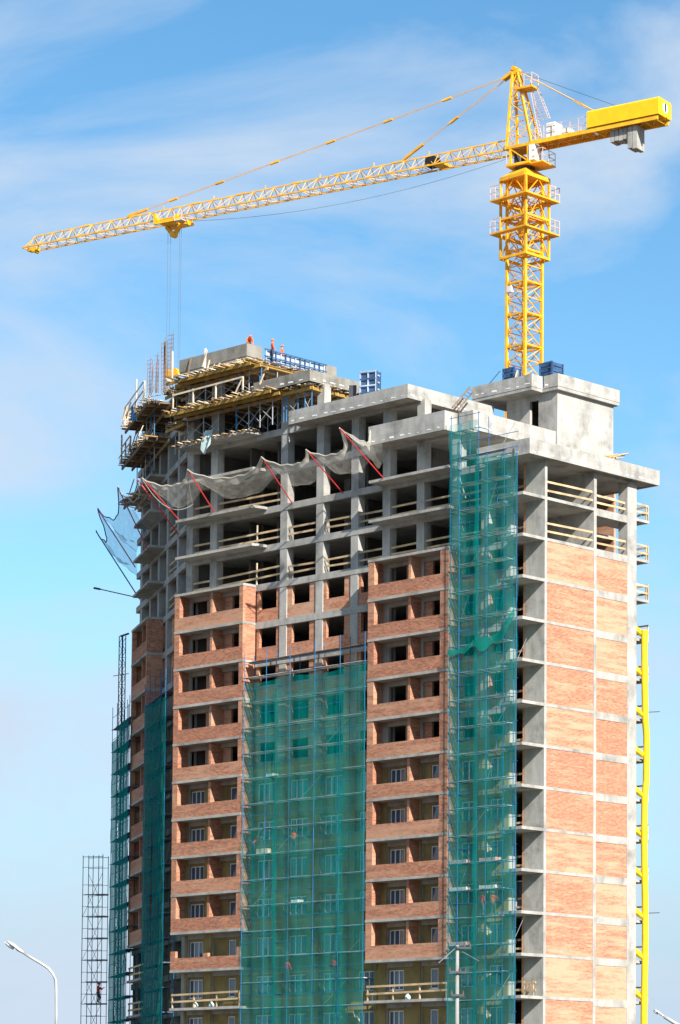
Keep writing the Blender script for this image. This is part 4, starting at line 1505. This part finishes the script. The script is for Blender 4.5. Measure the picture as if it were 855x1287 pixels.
# tower head (A-frame) with crow's nest and ladder
hd = put('tower_head', None, CR)
AX, AZT = 1.0, 88.3
m = MB().box(-1.15, 1.3, -.95, .95, 81.72, 81.95)
part('head_base', m.xf(JM), CY, hd)
legs = [((1.25, -.85), (AX + .1, -.22)), ((1.25, .85), (AX + .1, .22)), ((-1.1, -.8), (AX - .35, -.2)), ((-1.1, .8), (AX - .35, .2))]
lp3 = lambda i, t: Vector((legs[i][0][0] + (legs[i][1][0] - legs[i][0][0]) * t, legs[i][0][1] + (legs[i][1][1] - legs[i][0][1]) * t, 81.9 + (AZT - 81.9) * t))
for i in range(4):
    part('head_leg', MB().bar(lp3(i, 0), lp3(i, 1), .17).xf(JM), CY, hd)
m = MB()
for a, b in ((0, 1), (2, 3), (0, 2), (1, 3)):
    for k in range(5):
        t0, t1 = k / 5, (k + 1) / 5
        if k % 2:
            a, b = b, a
        m.bar(lp3(a, t0), lp3(b, t1), .055)
        if k:
            m.bar(lp3(a, t0), lp3(b, t0), .055)
part('head_lacing', m.xf(JM), CY, hd)
part('head_sheave', MB().box(AX - .45, AX + .3, -.25, .25, AZT - .15, AZT + .28).tube((AX, -.3, AZT + .35), (AX, .3, AZT + .35), .2, n=10).xf(JM), CY, hd)
part('mast_light', MB().tube((AX, 0, AZT + .3), (AX, 0, AZT + 1.0), .03, n=4).xf(JM), 'steel_dark', hd)
m = MB().box(AX - 2.1, AX - .5, -.35, .75, 86.6, 86.75)
part('crows_nest', m.xf(JM), CY, hd)
m = MB()
for x, y in ((AX - 2.05, -.3), (AX - 2.05, .7), (AX - 1.3, .7), (AX - 1.3, -.3)):
    m.bar((x, y, 86.7), (x, y, 87.8), .045)
for h in (87.25, 87.8):
    m.bar((AX - 2.05, -.3, h), (AX - 2.05, .7, h), .04).bar((AX - 2.05, .7, h), (AX - 1.3, .7, h), .04).bar((AX - 2.05, -.3, h), (AX - 1.3, -.3, h), .04)
part('nest_rail', m.xf(JM), 'crane_rail', hd)
m = MB()
for y in (-.2, .2):
    m.bar((-1.6, y, 82.0), (AX - 1.6, y, 86.6), .045)
    m.bar((-2.3, y, 84.0), (AX - 2.25, y, 86.5), .035)
for k in range(14):
    t = k / 14
    m.bar((-1.6 + AX * t, -.2, 82 + 4.6 * t), (-1.6 + AX * t, .2, 82 + 4.6 * t), .03)
for k in range(8):
    t = k / 8
    x0, x1, z0 = -1.6 + AX * (.43 + .57 * t), -2.3 + (AX + .05) * t, 84 + 2.5 * t
    m.bar((x0, -.2, z0), (x1, -.2, z0), .03).bar((x0, .2, z0), (x1, .2, z0), .03).bar((x1, -.2, z0), (x1, .2, z0), .03)
part('caged_ladder', m.xf(JM), 'crane_rail', hd)

# jib
jb = put('jib', None, CR)
JZ, JH, JW, JL = 81.78, 1.07, .72, 53.3
for y in (-JW, JW):
    part('bottom_chord', MB().bar((1.3, y, JZ), (JL, y, JZ), .10, .12).xf(JM), CY, jb)
part('top_chord', MB().bar((1.6, 0, JZ + JH), (JL - 1.0, 0, JZ + JH), .10).xf(JM), CY, jb)
x = 1.7
k = 0
PL = 1.13
while x + PL < JL - .6:
    m = MB()
    xm = x + PL
    for y in (-JW, JW):
        m.bar((x, y, JZ), (x, 0, JZ + JH), .045)
        if k % 2 == 0:
            m.bar((x, y, JZ), (xm, 0, JZ + JH), .038)
        else:
            m.bar((x, 0, JZ + JH), (xm, y, JZ), .038)
    m.bar((x, -JW, JZ), (x, JW, JZ), .038)
    m.bar((x, -JW if k % 2 else JW, JZ), (xm, JW if k % 2 else -JW, JZ), .035)
    part('lacing', m.xf(JM), 'jib_paint' if x > 8 else CY, jb)
    x += PL
    k += 1
m = MB().bar((x, -JW, JZ), (x, 0, JZ + JH), .06).bar((x, JW, JZ), (x, 0, JZ + JH), .06)
m.bar((JL - 1.0, 0, JZ + JH), (JL, -JW * .8, JZ), .06).bar((JL - 1.0, 0, JZ + JH), (JL, JW * .8, JZ), .06).bar((JL, -JW, JZ), (JL, JW, JZ), .1)
m.box(JL - 1.2, JL - .2, -.3, .3, JZ - .25, JZ + .05).tube((JL - .9, -.35, JZ - .3), (JL - .9, .35, JZ - .3), .16, n=8)
part('jib_tip', m.xf(JM), CY, jb)
for x in (12.6, 23, 34, 41.0, 46.5, 18.5, 29):
    part('chord_joint', MB().bar((x - .5, 0, JZ + JH + .03), (x + .5, 0, JZ + JH + .03), .16, .14).xf(JM), CY, jb)
for x in (9.4, 15, 20.6, 26.4, 32, 37.6):
    part('sling_stub', MB().bar((x, 0, JZ + JH), (x, 0, JZ + JH + .4), .06).xf(JM), CY, jb)
part('trolley_winch', MB().box(8.6, 9.5, -.45, .45, JZ + .1, JZ + .85).xf(JM), 'black', jb)
part('winch_frame', MB().box(7.6, 8.6, -.5, .5, JZ - .05, JZ + .15).bar((7.6, .6, JZ - .1), (9.2, .6, JZ + .1), .12).xf(JM), CY, jb)

# pendants
pe = put('pendant', None, CR)
ap = Vector((AX + 1.1, 0, AZT - .35))
m = MB()
for y in (-.16, .16):
    m.bar((AX + .1, y, AZT + .1), (ap.x, y, ap.z), .2, .24)
part('pendant_head', m.xf(JM), CY, pe)
for tgt, cuts in ((Vector((41.6, 0, JZ + JH + .12)), (.13, .28, .43, .58, .73, .86)), (Vector((12.0, 0, JZ + JH + .15)), (.45,))):
    a = ap + Vector((0, 0, .12 if tgt.x > 20 else -.12))
    for y in (-.08, .08):
        part('tie_bar', MB().tube(a + Vector((0, y, 0)), tgt + Vector((0, y, 0)), .024, n=5).xf(JM), 'jib_paint', pe)
    for c in cuts:
        p, q = a.lerp(tgt, c), a.lerp(tgt, c + .9 / (tgt - a).length)
        part('tie_link', MB().bar(p, q, .2, .15).xf(JM), CY, pe)
    d = (tgt - a).normalized()
    part('tie_end', MB().bar(tgt - d * 2.2, tgt, .18, .2).xf(JM), CY, pe)
cb_a, cb_b = Vector((AX - .4, 0, AZT + .05)), Vector((-7.0, 0, 83.5))
for y in (-.5, .5):
    part('tie_bar', MB().tube(cb_a, cb_b + Vector((0, y, 0)), .045, n=5).xf(JM), 'jib_paint', pe)
    p = cb_a.lerp(cb_b + Vector((0, y, 0)), .72)
    part('tie_link', MB().bar(p, cb_a.lerp(cb_b + Vector((0, y, 0)), .82), .16).xf(JM), CY, pe)
part('hoist_cable', MB().tube((AX - .3, .2, AZT + .1), (-9.0, .2, 83.6), .018, n=4).xf(JM), 'steel_dark', pe)
part('hoist_cable', MB().path([(0.6 + 35.5 * t, -.1, 81.5 + .15 * t - 5.0 * t * (1 - t)) for t in [i / 16 for i in range(17)]], .018, n=4).xf(JM), 'steel', pe)

# counter jib, housing, counterweights
cj = put('counter_jib', None, CR)
for y in (-.85, .85):
    part('side_girder', MB().box(-12.9, -1.1, y - .08, y + .08, 81.72, 82.05).xf(JM), CY, cj)
m = MB()
x = -1.6
while x > -12.8:
    m.bar((x, -.8, 81.85), (x, .8, 81.85), .1)
    m.bar((x, -.8, 81.8), (x - 1.1, .8, 81.8), .06)
    x -= 1.1
part('floor_frame', m.xf(JM), CY, cj)
part('catwalk', MB().box(-6.4, -1.2, -.78, .78, 82.06, 82.09).xf(JM), CY, cj)
m = MB()
for y in (-.85, .85):
    for k in range(7):
        m.bar((-1.5 - k * .82, y, 82.05), (-1.5 - k * .82, y, 83.1), .045)
    for h in (82.6, 83.1):
        m.bar((-1.5, y, h), (-6.4, y, h), .04)
part('catwalk_rail', m.xf(JM), 'crane_rail', cj)
part('control_cabinet', MB().box(-3.3, -2.5, -.4, .75, 82.1, 83.3).xf(JM), 'white_paint', cj)
part('control_cabinet', MB().box(-4.5, -3.8, -.3, .6, 82.1, 82.62).xf(JM), 'white_paint', cj)
hx0, hx1 = -13.05, -6.45
m = MB()
prof = [(-1.02, 82.12), (1.02, 82.12), (1.02, 83.36), (.92, 83.5), (-.92, 83.5), (-1.02, 83.36)]
kk = len(prof)
m.v += [(hx0, y, zq) for y, zq in prof] + [(hx1, y, zq) for y, zq in prof]
m.f += [tuple(range(kk)), tuple(reversed(range(kk, 2 * kk)))] + [(i, (i + 1) % kk, kk + (i + 1) % kk, kk + i) for i in range(kk)]
m.m += [0] * (kk + 2)
hs_ = part('winch_housing', m.xf(JM), 'crane_housing', cj)
# round white badge with a dark upright bar on the end plate
m = MB().tube((hx0 - .03, -.05, 82.85), (hx0 - .005, -.05, 82.85), .42, n=28)
m.xf(JM)
badge = put('badge', None, hs_)
part('badge_disc', m, 'white_paint', badge)
m = MB().box(hx0 - .05, hx0 - .034, -.12, .0, 82.5, 83.2).box(hx0 - .05, hx0 - .034, -.05, .07, 82.62, 83.24)
part('badge_bar', m.xf(JM), 'black', badge)
for i, x in enumerate((-8.35, -8.75, -9.15, -9.55)):
    part('counterweight', MB().box(x - .35, x, -.52, .52, 80.75 + .05 * (i % 2), 81.7).xf(JM), 'concrete_smooth', cj)
part('counterweight', MB().box(-10.4, -10.0, -.6, .6, 79.95, 81.7).xf(JM), 'concrete_smooth', cj)
part('counterweight', MB().box(-10.85, -10.45, -.6, .6, 79.85, 81.7).xf(JM), 'concrete_smooth', cj)

# trolley, hoist ropes, hook
tr = put('trolley', None, CR)
TX = 36.6
m = MB()
for y in (-.95, .95):
    m.box(TX - 1.6, TX + 1.2, y - .1, y + .1, JZ - .45, JZ - .2)
    for x in (TX - 1.3, TX + .9):
        m.tube((x, y - .12, JZ - .05), (x, y + .12, JZ - .05), .16, n=8)
    m.box(TX + 1.0, TX + 1.25, y - .12, y + .12, JZ - .4, JZ + .5)
m.box(TX - .9, TX + .6, -.95, .95, JZ - .5, JZ - .35)
m.bar((TX - 1.0, 0, JZ - .5), (TX - .3, 0, JZ - 1.3), .3).bar((TX + .6, 0, JZ - .5), (TX - .1, 0, JZ - 1.3), .3)
m.tube((TX - .2, -.25, JZ - 1.3), (TX - .2, .25, JZ - 1.3), .28, n=10)
m.box(TX - 1.9, TX - 1.3, -.3, .5, JZ - .7, JZ - .3)
part('trolley_frame', m.xf(JM), CY, tr)
part('trolley_basket', MB().box(TX - 1.95, TX - 1.1, .3, 1.1, JZ - .5, JZ - .42).bar((TX - 1.95, 1.1, JZ - .5), (TX - 1.95, 1.1, JZ + .4), .05).bar((TX - 1.1, 1.1, JZ - .5), (TX - 1.1, 1.1, JZ + .4), .05).xf(JM), 'crane_rail', tr)
HZ = 68.0
for x in (TX + .45, TX + .15, TX - .85, TX - 1.05):
    part('hoist_rope', MB().tube((x, 0, JZ - .6), (x if abs(x - TX) > .5 else x - .0, 0, HZ + .3), .017, n=4).xf(JM), 'steel_dark', tr)
m = MB().box(TX - .95, TX + .5, -.18, .18, HZ - .2, HZ + .35).tube((TX - .6, -.22, HZ + .2), (TX - .6, .22, HZ + .2), .34, n=12).tube((TX + .15, -.22, HZ + .2), (TX + .15, .22, HZ + .2), .34, n=12)
m.tube((TX - .22, 0, HZ - .2), (TX - .22, 0, HZ - .6), .13, n=8)
part('hook_block', m.xf(JM), CY, tr)
hk = [(TX - .22 + .28 * math.sin(t), 0, HZ - .9 + .28 * math.cos(t)) for t in [i * .45 for i in range(10)]]
part('hook', MB().path(hk, .06, n=6).xf(JM), 'steel_dark', tr)

# ------------------------------------------------------------------ street lamps and the utility pole
def lamp(label, px, py, depth, pts, head, prad, group='street lamps'):
    """pts: photo points of pole, bend and arm, all at one distance"""
    W = [world_at(x, y, depth) for x, y in pts]
    base = Vector((W[0].x, W[0].y, -.2))
    T = thing('street_lamp', label, 'street lamp', base, group)
    part('pole', MB().path([base, base + Vector((0, 0, W[0].z - 1.6))], [prad * 1.9, prad * 1.7], 10), 'lamp_tan', T, True)
    part('pole', MB().path([Vector((W[0].x, W[0].y, W[0].z - 1.62)), W[0]] + W[1:], prad, 10), 'lamp_metal', T, True)
    e, d = W[-1], (W[-1] - W[-2]).normalized()
    side = d.cross(Vector((0, 0, 1))).normalized()
    upn = side.cross(d).normalized()
    m = MB()
    L_ = head
    prof = [(0, .045, .05), (.12, .07, .07), (.3, .085, .085), (.5, .14, .12), (.72, .17, .13), (.9, .13, .10), (1.0, .02, .03)]
    for nm, mat, zo, sgn in (('lamp_head', 'lamp_metal', 0, 1), ('lamp_glass', 'lamp_glass', -.005, -1)):
        m = MB()
        nn = 12
        rows = prof if sgn == 1 else prof[3:]
        for t, w, h in rows:
            c = e + d * (t * L_)
            for j in range(nn):
                a = 2 * math.pi * j / nn
                vz = math.sin(a) * h * L_ * 1.1
                if sgn == 1 and vz < 0 and t > .4:
                    vz *= .25
                if sgn == -1:
                    vz = -abs(vz) * 1.0 - .02 * L_
                m.v.append(tuple(c + side * (math.cos(a) * w * L_ * (1 if sgn == 1 else .86)) + upn * (vz + zo)))
        for i in range(len(rows) - 1):
            for j in range(nn):
                j2 = (j + 1) % nn
                m.f.append((i * nn + j, i * nn + j2, (i + 1) * nn + j2, (i + 1) * nn + j))
                m.m.append(0)
        m.f += [tuple(range(nn)), tuple((len(rows) - 1) * nn + j for j in range(nn))]
        m.m += [0, 0]
        part(nm, m, mat, T, True)


lamp('curved street lamp with a glossy cobra head standing clear of the shaded scaffold tower', 70, 1280, 84,
     [(71, 1275), (70.8, 1245), (70, 1232), (67, 1224), (61, 1217), (52, 1211), (40, 1204), (30, 1197.5)], .62, .042)
lamp('street lamp whose silvery head peeps up beneath the yellow rubbish chute', 880, 1320, 92,
     [(872, 1320), (871.5, 1312), (869, 1304), (864, 1297), (857, 1291), (846, 1284.5), (835, 1277.5)], .40, .062)

up_ = world_at(574.8, 1287, 122)
upt = world_at(575, 1188, 122)
T = thing('utility_pole', 'pale concrete utility pole with three dark crossarms in front of the green netting', 'utility pole', (up_.x, up_.y, -.2))
part('pole', MB().path([(up_.x, up_.y, -.2), (upt.x, upt.y, upt.z)], [.12, .068], 10), 'pole_concrete', T, True)
rt = Vector((math.cos(YAW + .5), math.sin(YAW + .5), 0))
for py, w0, w1 in ((1191, .05, .62), (1222, .38, .42), (1251, .3, .3)):
    c = world_at(575, py, 121.85)
    arm = part('crossarm', MB().bar(c - rt * w0, c + rt * w1, .07, .09), 'steel_dark', T)
    for s in ((w1 - .04), (w1 - .3), -(w0 - .03)):
        if abs(s) > .1:
            q = c + rt * s
            put_ = part('insulator', MB().tube(q, q + Vector((0, 0, .14)), .05, .035, n=8).tube(q + Vector((0, 0, .14)), q + Vector((0, 0, .2)), .03, n=8), 'porcelain', arm)
part('bracket', MB().tube(upt - Vector((0, 0, .05)), upt - rt * .85 - Vector((0, 0, .75)), .016, n=5).tube(upt - Vector((0, 0, .15)), upt + rt * 1.0 - Vector((0, 0, .62)), .014, n=5), 'steel', T)

# ------------------------------------------------------------------ people
def body(pose, jacket, trousers, seed):
    """one continuous skinned figure; joints in metres, facing -y, feet at z = 0"""
    J = dict(pelvis=(0, 0, .93), waist=(0, 0, 1.08), chest=(0, -.01, 1.32), neck=(0, -.01, 1.48), head0=(0, -.03, 1.57), head=(0, -.04, 1.66), crown=(0, -.03, 1.75),
             hl=(.1, 0, .9), kl=(.11, -.03, .5), al=(.12, .02, .09), tl=(.13, -.14, .04), hr=(-.1, 0, .9), kr=(-.11, -.03, .5), ar=(-.12, .02, .09), tr=(-.13, -.14, .04),
             sl=(.19, 0, 1.42), el=(.27, -.02, 1.14), wl=(.25, -.16, .92), gl=(.24, -.22, .84), sr=(-.19, 0, 1.42), er=(-.27, -.02, 1.14), wr=(-.25, -.16, .92), gr=(-.24, -.22, .84))
    J.update(pose)
    rad = dict(pelvis=.155, waist=.14, chest=.165, neck=.065, head0=.075, head=.10, crown=.075, hl=.11, kl=.075, al=.055, tl=.045, hr=.11, kr=.075, ar=.055, tr=.045,
               sl=.08, el=.06, wl=.045, gl=.042, sr=.08, er=.06, wr=.045, gr=.042)
    names = list(J)
    ed = [('pelvis', 'waist'), ('waist', 'chest'), ('chest', 'neck'), ('neck', 'head0'), ('head0', 'head'), ('head', 'crown'), ('pelvis', 'hl'), ('hl', 'kl'), ('kl', 'al'), ('al', 'tl'),
          ('pelvis', 'hr'), ('hr', 'kr'), ('kr', 'ar'), ('ar', 'tr'), ('chest', 'sl'), ('sl', 'el'), ('el', 'wl'), ('wl', 'gl'), ('chest', 'sr'), ('sr', 'er'), ('er', 'wr'), ('wr', 'gr')]
    me = bpy.data.meshes.new('tmp')
    me.from_pydata([J[k] for k in names], [(names.index(a), names.index(b)) for a, b in ed], [])
    ob = bpy.data.objects.new('tmp', me)
    COL.objects.link(ob)
    sk = ob.modifiers.new('s', 'SKIN')
    sv = me.skin_vertices[0].data
    for i, k in enumerate(names):
        sv[i].radius = (rad[k], rad[k] * (.78 if k in ('pelvis', 'waist', 'chest') else 1))
        sv[i].use_root = (k == 'pelvis')
    ob.modifiers.new('d', 'SUBSURF').levels = 1
    dg = bpy.context.evaluated_depsgraph_get()
    res = bpy.data.meshes.new_from_object(ob.evaluated_get(dg))
    bpy.data.objects.remove(ob)
    res.name = 'person'
    res.materials.clear()
    for mname in (jacket, trousers, 'skin', 'black'):
        res.materials.append(MATS[mname])
    zone = {}
    for a, b in ed:
        if a in ('pelvis', 'hl', 'kl', 'hr', 'kr') and b not in ('waist',):
            zone[(a, b)] = 1
        elif b in ('tl', 'tr'):
            zone[(a, b)] = 3
        elif b in ('head0', 'head', 'crown', 'gl', 'gr'):
            zone[(a, b)] = 2
        else:
            zone[(a, b)] = 0
    for p in res.polygons:
        c = p.center
        best, bz = 9, 0
        for (a, b), zn in zone.items():
            A_, B_ = Vector(J[a]), Vector(J[b])
            t = max(0, min(1, (c - A_).dot(B_ - A_) / max(1e-6, (B_ - A_).length_squared)))
            d_ = (c - A_.lerp(B_, t)).length - .5 * (rad[a] * (1 - t) + rad[b] * t)
            if d_ < best:
                best, bz = d_, zn
        p.material_index = bz
        p.use_smooth = True
    return res, Vector(J['head'])


STAND = {}
BEND = dict(waist=(0, -.1, 1.05), chest=(0, -.32, 1.18), neck=(0, -.45, 1.24), head0=(0, -.53, 1.27), head=(0, -.61, 1.31), crown=(0, -.68, 1.36), sl=(.19, -.34, 1.26), el=(.24, -.42, .98), wl=(.2, -.55, .78),
            gl=(.18, -.6, .7), sr=(-.19, -.34, 1.26), er=(-.25, -.45, 1.0), wr=(-.2, -.62, .85), gr=(-.18, -.68, .8), pelvis=(0, .06, .92), hl=(.1, .05, .88), hr=(-.1, .05, .88))
REACH = dict(el=(.27, -.22, 1.3), wl=(.2, -.44, 1.38), gl=(.18, -.52, 1.4), er=(-.28, -.18, 1.26), wr=(-.22, -.4, 1.2), gr=(-.2, -.48, 1.2), kl=(.12, -.1, .5), al=(.12, .0, .09), tl=(.13, -.16, .04))
BODIES = {}


def person(label, pos, ang, pose='stand', jacket='orange', trousers='trousers', helmet='helmet_orange'):
    key = (pose, jacket, trousers)
    if key not in BODIES:
        BODIES[key] = body({'stand': STAND, 'bend': BEND, 'reach': REACH}[pose], jacket, trousers, 0)
    me, hd_ = BODIES[key]
    o = put('person', me, None, pos, ang)
    tag(o, label, 'person', 'workers on the site')
    m = MB()
    nn = 12
    for zq, rq in ((-.005, .155), (.01, .125), (.06, .122), (.1, .095), (.13, .04)):
        for j in range(nn):
            a = 2 * math.pi * j / nn
            m.v.append((math.cos(a) * rq, math.sin(a) * rq * 1.12, zq))
    for i in range(4):
        for j in range(nn):
            j2 = (j + 1) % nn
            m.f.append((i * nn + j, i * nn + j2, (i + 1) * nn + j2, (i + 1) * nn + j))
            m.m.append(0)
    m.f += [tuple(range(nn)), tuple(4 * nn + j for j in range(nn))]
    m.m += [0, 0]
    put('helmet', m.mesh('helmet', helmet, True), o, hd_ + Vector((0, .01, .03)))
    return o


person('worker in orange bending down at the corner of the topmost upstand', (-30.45, -2.5, Z(17) + .22), R(60), 'bend', 'orange')
person('worker in an orange vest standing behind the blue edge frames, nearest the concrete corner', (-29.55, -.8, Z(17) - .1), R(150), 'stand', 'orange', 'trousers', 'helmet_orange')
person('worker in an orange vest a pace further along the blue edge frames', (-30.6, 1.2, Z(17)), R(120), 'stand', 'orange', 'trousers_grey', 'helmet_orange')
person('worker in orange reaching towards the wall behind the right hand green netting', FF.P(-2.85, 1.3, -.2 + 2 * 9), R(200), 'reach', 'orange', 'trousers_grey', 'helmet_white')
person('worker with a red helmet and pale overall behind the right hand green netting', FF.P(-3.95, 1.3, -.2 + 2 * 9), R(170), 'stand', 'red_jacket', 'trousers_grey', 'helmet_orange')
person('worker in a bright orange jacket behind the centre netting between two finished windows', FF.P(-24.3, 1.0, -.2 + 2 * 12), R(185), 'reach', 'orange', 'trousers', 'helmet_orange')
person('worker in a red jacket bending beside a pack behind the centre netting', FF.P(-28.9, 1.0, -.2 + 2 * 12), R(160), 'bend', 'red_jacket', 'trousers', 'helmet_orange')
person('worker in red with dark trousers standing low behind the centre netting', FF.P(-24.9, 1.0, -.2 + 2 * 7), R(180), 'stand', 'red_jacket', 'trousers', 'helmet_orange')
person('worker in faded red standing low behind the centre netting near the hanging net fold', FF.P(-19.7, 1.0, -.2 + 2 * 7), R(200), 'stand', 'red_jacket', 'trousers', 'helmet_white')
person('worker in a dark red top working on the bare scaffold tower', TF.P(.4, .5, ZT_W + .03), R(120), 'reach', 'red_jacket', 'trousers', 'helmet_orange')

# packs of insulation on the scaffold decks
def pack(label, p, ang, w, h, mat, group):
    m = MB()
    for i in range(3):
        m.box(-w / 2, w / 2, -.3, .3, i * h / 3 + .005, (i + 1) * h / 3 - .005)
    m.box(-w / 2 - .01, -w / 2 + .05, -.31, .31, 0, h + .01).box(w / 2 - .05, w / 2 + .01, -.31, .31, 0, h + .01)
    o = put('insulation_pack', m.mesh('insulation_pack', mat), None, p, ang)
    tag(o, label, 'pack', group)


for i, (x, k, lb_) in enumerate(((-6.6, 8, 'lowest deck next to the brick bay'), (-6.6, 10, 'middle deck next to the brick bay'), (-6.6, 11, 'top deck next to the brick bay'), (-3.6, 10, 'middle deck next to the corner balconies'), (-3.6, 11, 'top deck next to the corner balconies'))):
    pack('wrapped insulation pack behind the right netting, ' + lb_, FF.P(x, .85, -.2 + 2 * k + .01), 0, 1.6, .26, 'pack_white' if i % 2 else 'pack_pink', 'packs behind the right netting')
for i, (x, k, lb_) in enumerate(((-27.9, 12, 'beside the bending worker'), (-27.0, 15, 'on the highest used deck'), (-24.0, 10, 'below the worker in bright orange'))):
    pack('small pale pack behind the centre netting, ' + lb_, FF.P(x, .85, -.2 + 2 * k + .01), 0, 1.0 if k == 12 else .7, .4 if k == 12 else .2, 'pack_white' if k != 12 else 'timber_pale', 'packs behind the centre netting')
# bags left on the lower balconies
for x, y, n, lb_ in ((-35.8, -2.6, 0, 'tied pale sack behind timber rails on the far brick bay, beside the window'), (-34.0, -2.5, 0, 'tied pale sack behind timber rails on the far brick bay, mid balcony'), (-12.2, -2.4, 0, 'lone tied sack behind timber rails under the bay next to the corner')):
    m = MB()
    prof = [(0, .02), (.02, .2), (.15, .23), (.3, .19), (.4, .08), (.45, .1)]
    nn = 10
    for zq, rq in prof:
        for j in range(nn):
            a = 2 * math.pi * j / nn
            m.v.append((x + math.cos(a) * rq * (1 + .12 * math.sin(3 * a)), y + math.sin(a) * rq, Z(n) + .01 + zq))
    for i in range(len(prof) - 1):
        for j in range(nn):
            j2 = (j + 1) % nn
            m.f.append((i * nn + j, i * nn + j2, (i + 1) * nn + j2, (i + 1) * nn + j))
            m.m.append(0)
    single('sack', m, 'cloth_pale', lb_, 'sack', (x, y, Z(n)), 'sacks on the low balconies', True)
